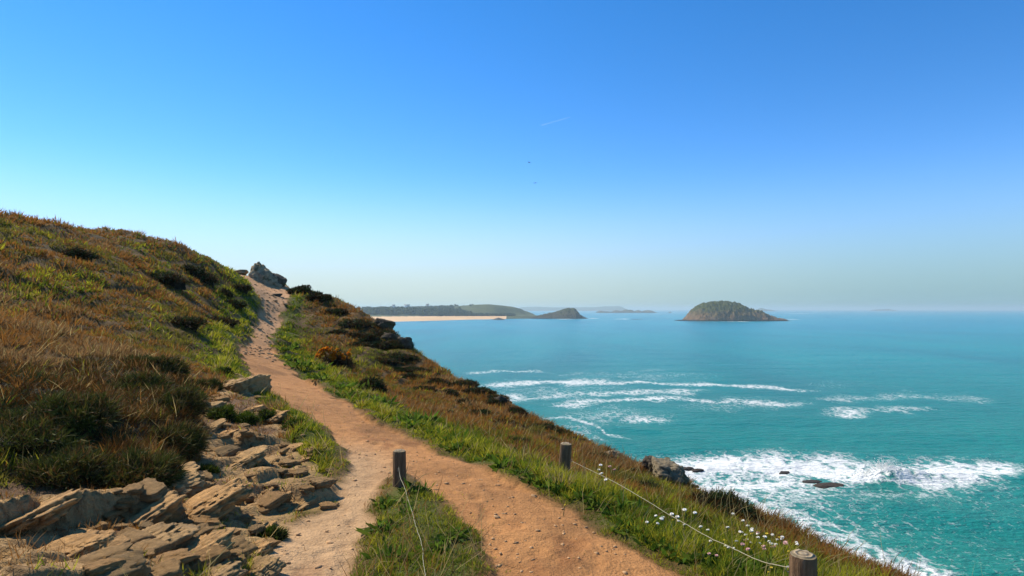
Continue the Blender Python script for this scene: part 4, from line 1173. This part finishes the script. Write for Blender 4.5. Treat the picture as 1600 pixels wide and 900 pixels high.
# the crag at the top of the path
def crag():
    p = np.array(P3(414, 449, 31))
    v, t = rock_shape(31, 18, .2, .09, ICO5, False)
    z = np.clip((v[:, 2] + .4) / 1.2, 0, 1)
    v[:, 0] = v[:, 0] * (1 - .8 * z) - .4 * z
    v[:, 1] = v[:, 1] * (1 - .7 * z) + .35 * z
    v = v + unit(v) * (.22 * np.abs(fbm3(v * 3.1 + 4, 4, 35)) - .06)[:, None]
    o = npmesh('crag', v * np.array([1.2, .95, 1.35]), [t], M_CRAG, loc=(p[0], p[1], p[2] + .32), smooth=True)
    tag(o, 'grey lichen-covered crag at the top of the path on the skyline', 'crag')
crag()
rock('rock', 376, 428, (.5, .4, .2), 32, 'low grey rock at the left foot of the skyline crag', 'rock', M_CRAG, sink=.3, sharp=.12, d=31.2)
rock('rock', 436, 447, (.5, .5, .5), 33, 'dark rock against the right side of the skyline crag', 'rock', M_DARKROCK, rot=(0, .5, 0), sink=.3, sharp=.12, d=31.4)
rock('rock', 432, 462, (.35, .25, .1), 34, 'flat stone lying in the path just below the crag', 'rock', M_DARKROCK, sink=.4)
for k, (px, py, dm, lab) in enumerate([(1018, 738, (.2, .22, .2), 'smaller dark boulder, left of the pair on the cliff edge'), (1046, 752, (.3, .3, .25), 'larger lichened boulder, right of the pair on the cliff edge'),
                                       (600, 512, (.5, .4, .3), 'grey rock breaking the steep edge high on the far slope'), (612, 532, (.4, .3, .25), 'pale grey rock in the heather below the steep edge'),
                                       (632, 540, (.45, .4, .3), 'dark rock on the edge above the sea, right of the pale grey rock'), (955, 716, (.22, .2, .12), 'flat grey rock at the cliff edge beyond the middle post'),
                                       (782, 632, (.3, .25, .2), 'brown rock on the cliff edge halfway down the slope')]):
    rock('boulder', px, py, dm, 40 + k, lab, 'boulder', M_CRAG if k in (1, 5) else M_DARKROCK, rot=(.1, .3, .4 * k), sink=.3, sharp=.2, ribs=.09, planes=10)

# rocks awash in the surf
def sea_rock(px, py, dims, seed, label, rot=0.0, lift=0.0):
    x, y = sea_at(px, py)
    v, t = rock_shape(seed, 16, .16, .05, ICO4)
    o = npmesh('sea_rock', v * np.array(dims), [t], M_WETROCK, loc=(x, y, SEA - dims[2] * .35 + lift), smooth=True); o.rotation_euler = (0, 0, rot)
    tag(o, label, 'sea rock')
sea_rock(1297, 758, (2.6, 1.6, .55), 61, 'dark brown reef awash in the swirling surf, right of centre', .3)
sea_rock(1270, 752, (1.8, 1.2, .3), 62, 'low dark reef just left of the bigger one in the surf', .1)
sea_rock(1072, 733, (1.6, 1.2, .9), 63, 'dark wet rock in white water beside the cliff, farthest left')
sea_rock(1088, 735, (1.5, 1.0, .7), 64, 'dark wet rock in white water, second from the cliff', .5)
sea_rock(1080, 760, (1.3, 1.0, .6), 65, 'small wet rock tight against the cliff-edge boulders', .5)
sea_rock(1226, 738, (1.0, .8, .3), 66, 'small rock tip showing through the middle of the foam', .2)
sea_rock(1248, 846, (1.3, .7, .7), 67, 'dark purple rock at the foot of the cliff behind the near post', .3)
sea_rock(1225, 833, (1.4, .9, 1.0), 68, 'blackish rock at the foot of the cliff, left of the purple one', .6)

# ------------------------------------------------------------------ posts and wires
def post_material():
    m = NM('weathered_wood'); o = m.obj()
    g = m.noise(6.0, 6, 0.7, m.mapping(o, (9, 9, .7))); b = m.noise(14.0, 4, 0.6, o)
    c = m.ramp(g, [(0.3, (.075, .044, .024)), (0.5, (.17, .105, .056)), (0.7, (.27, .18, .10))])
    c = m.mix(m.ramp(b, [(0.55, (0, 0, 0)), (0.7, (.35, .35, .35))]), c, (.11, .09, .05))
    m.base(c, 0.9, 0.15); m.bump(m.math('ADD', g, m.math('MULTIPLY', b, .4)), 0.02, 0.9)
    e = NM('end_grain'); o = e.obj(); w = e.add('ShaderNodeTexWave', wave_type='RINGS', rings_direction='Z'); w.inputs['Scale'].default_value = 14; w.inputs['Distortion'].default_value = 2.5
    e.l.new(o, w.inputs['Vector'])
    c = e.ramp(w.outputs['Fac'], [(0.2, (.23, .17, .1)), (0.8, (.36, .28, .18))])
    c = e.mix(e.ramp(e.noise(12, 5, .7, o), [(.5, (0, 0, 0)), (.65, (.7, .7, .7))]), c, (.12, .115, .05))
    e.base(c, .9, .15); e.bump(w.outputs['Fac'], .01, .6)
    return m.m, e.m
M_WOOD, M_END = post_material()
M_WIRE = plain('galvanised_wire', (.34, .30, .18), 0.55, 0.4, 0.15, 60)
M_STEEL = plain('dull_staple', (.25, .24, .22), 0.45, 0.5, 0.15, 60)

def post(px, d, top_py, rad, label, lean, seed, staple):
    x = (px - 800) / F * d; zt = (HOR - top_py) / F * d
    zb = gz(x, d) - .12
    h = zt - zb
    rr = np.random.default_rng(seed)
    t = empty('wooden_post', (x, d, zb), label, 'post', 'short wooden fence posts')
    t.rotation_euler = lean
    n = 28; zs = [0, h * .3, h * .6, h * .9, h - .012, h - .004]; rs = [1.04, 1.02, 1.0, .99, .98, .93]
    th = np.arange(n) / n * 2 * np.pi
    wob = 1 + .035 * fbm3(np.c_[np.cos(th), np.sin(th), th * 0] * 1.7 + seed, 3, seed)
    split = 1 - .10 * np.exp(-((th - rr.uniform(3.6, 5.4)) / .07) ** 2)
    V = [(math.cos(a) * rad * r_ * wob[i] * split[i], math.sin(a) * rad * r_ * wob[i] * split[i], z) for z, r_ in zip(zs, rs) for i, a in enumerate(th)]
    Q = [(k * n + i, k * n + (i + 1) % n, (k + 1) * n + (i + 1) % n, (k + 1) * n + i) for k in range(len(zs) - 1) for i in range(n)]
    npmesh('shaft', np.array(V), [Q], M_WOOD, t, smooth=True)
    EV = [(0, 0, h + .002)]; T = []
    rings = 5
    for k in range(1, rings + 1):
        for i, a in enumerate(th):
            q = .92 * k / rings * rad * wob[i] * (split[i] if k > 2 else 1)
            EV.append((math.cos(a) * q, math.sin(a) * q, h + (.002 + .006 * fbm(np.array([math.cos(a) * k * .8 + seed]), np.array([math.sin(a) * k * .8]), 3, seed)[0] if k < rings else -.004)))
    T = [(0, 1 + i, 1 + (i + 1) % n) for i in range(n)]
    Q2 = [(1 + (k - 1) * n + i, 1 + k * n + i, 1 + k * n + (i + 1) % n, 1 + (k - 1) * n + (i + 1) % n) for k in range(1, rings) for i in range(n)]
    npmesh('end_grain', np.array(EV), [Q2, T], M_END, t, smooth=True)
    # the staple that carries the wire
    a, z = staple
    c = Vector((math.cos(a) * rad * 1.01, math.sin(a) * rad * 1.01, z if z > 0 else h + z)); o_ = Vector((math.cos(a), math.sin(a), 0))
    pts = [c - Vector((0, 0, .012)) - o_ * .01, c - Vector((0, 0, .012)) + o_ * .008, c + o_ * .012, c + Vector((0, 0, .012)) + o_ * .008, c + Vector((0, 0, .012)) - o_ * .01]
    tube('staple', pts, .0022, M_STEEL, t)
    return Vector((x, d, zb)), c, t

def tube(name, pts, r, mat, parent=None, k=6):
    pts = [Vector(p) for p in pts]; V = []
    for i, p in enumerate(pts):
        tn = (pts[min(i + 1, len(pts) - 1)] - pts[max(i - 1, 0)]).normalized()
        s = tn.cross(Vector((0.01, 0.02, 1))).normalized(); u = tn.cross(s)
        for j in range(k):
            a = 2 * math.pi * j / k; V.append(p + s * math.cos(a) * r + u * math.sin(a) * r)
    Q = [(i * k + j, i * k + (j + 1) % k, (i + 1) * k + (j + 1) % k, (i + 1) * k + j) for i in range(len(pts) - 1) for j in range(k)]
    return npmesh(name, np.array([v[:] for v in V]), [Q, [tuple(range(k)), tuple(range((len(pts) - 1) * k, len(pts) * k))]] if k == 4 else [Q], mat, parent, smooth=True)

post(624.5, 5.0, 704, .055, 'dark wooden post standing on the grass island where the path forks', (R(-1), R(-.5), 0), 1, (-1.6, -.15))
post(880, 6.0, 692, .058, 'leaning wooden post in the middle of the green verge, wire on its right side', (R(2), R(3.5), 0), 2, (-.3, -.17))
post(1252, 2.62, 864, .057, 'nearest wooden post at the lower right beside the white flowers', (R(1), R(.5), 0), 3, (2.9, -.075))

def pix3(px, py, d): return Vector(P3(px, py, d))
def sag_wire(label, pts, r, seed):
    rr = np.random.default_rng(seed)
    P = np.array([p[:] for p in pts]); tt = np.linspace(0, len(P) - 1, 90)
    Q = np.stack([np.interp(tt, np.arange(len(P)), P[:, k]) for k in range(3)], 1)
    ker = np.ones(9) / 9
    for k in range(3):
        pad = np.r_[np.repeat(Q[0, k], 4), Q[:, k], np.repeat(Q[-1, k], 4)]; sm = np.convolve(pad, ker, 'valid'); sm[0], sm[-1] = Q[0, k], Q[-1, k]; Q[:, k] = sm
    w = np.sin(np.linspace(0, np.pi, 90))
    Q[:, 0] += w * .006 * np.cumsum(rr.normal(0, .35, 90)); Q[:, 2] += w * .003 * rr.normal(0, 1, 90).cumsum() * .3
    o = tube('fence_wire', Q, r, M_WIRE); tag(o, label, 'wire', 'fence wires')
sag_wire('pale wire sagging from the leaning post to the nearest post', [pix3(890, 719, 5.95), pix3(960, 752, 5.0), pix3(1040, 797, 4.1), pix3(1120, 842, 3.35), pix3(1190, 877, 2.85), pix3(1234, 887, 2.64)], .0019, 5)
sag_wire('slack pale wire hanging from the dark post towards the viewer', [pix3(623, 729, 4.94), pix3(624, 745, 4.85), pix3(634, 772, 4.5), pix3(645, 815, 4.0), pix3(655, 855, 3.6), pix3(660, 900, 3.2), pix3(664, 960, 2.7), pix3(680, 1060, 2.1)], .0019, 6)
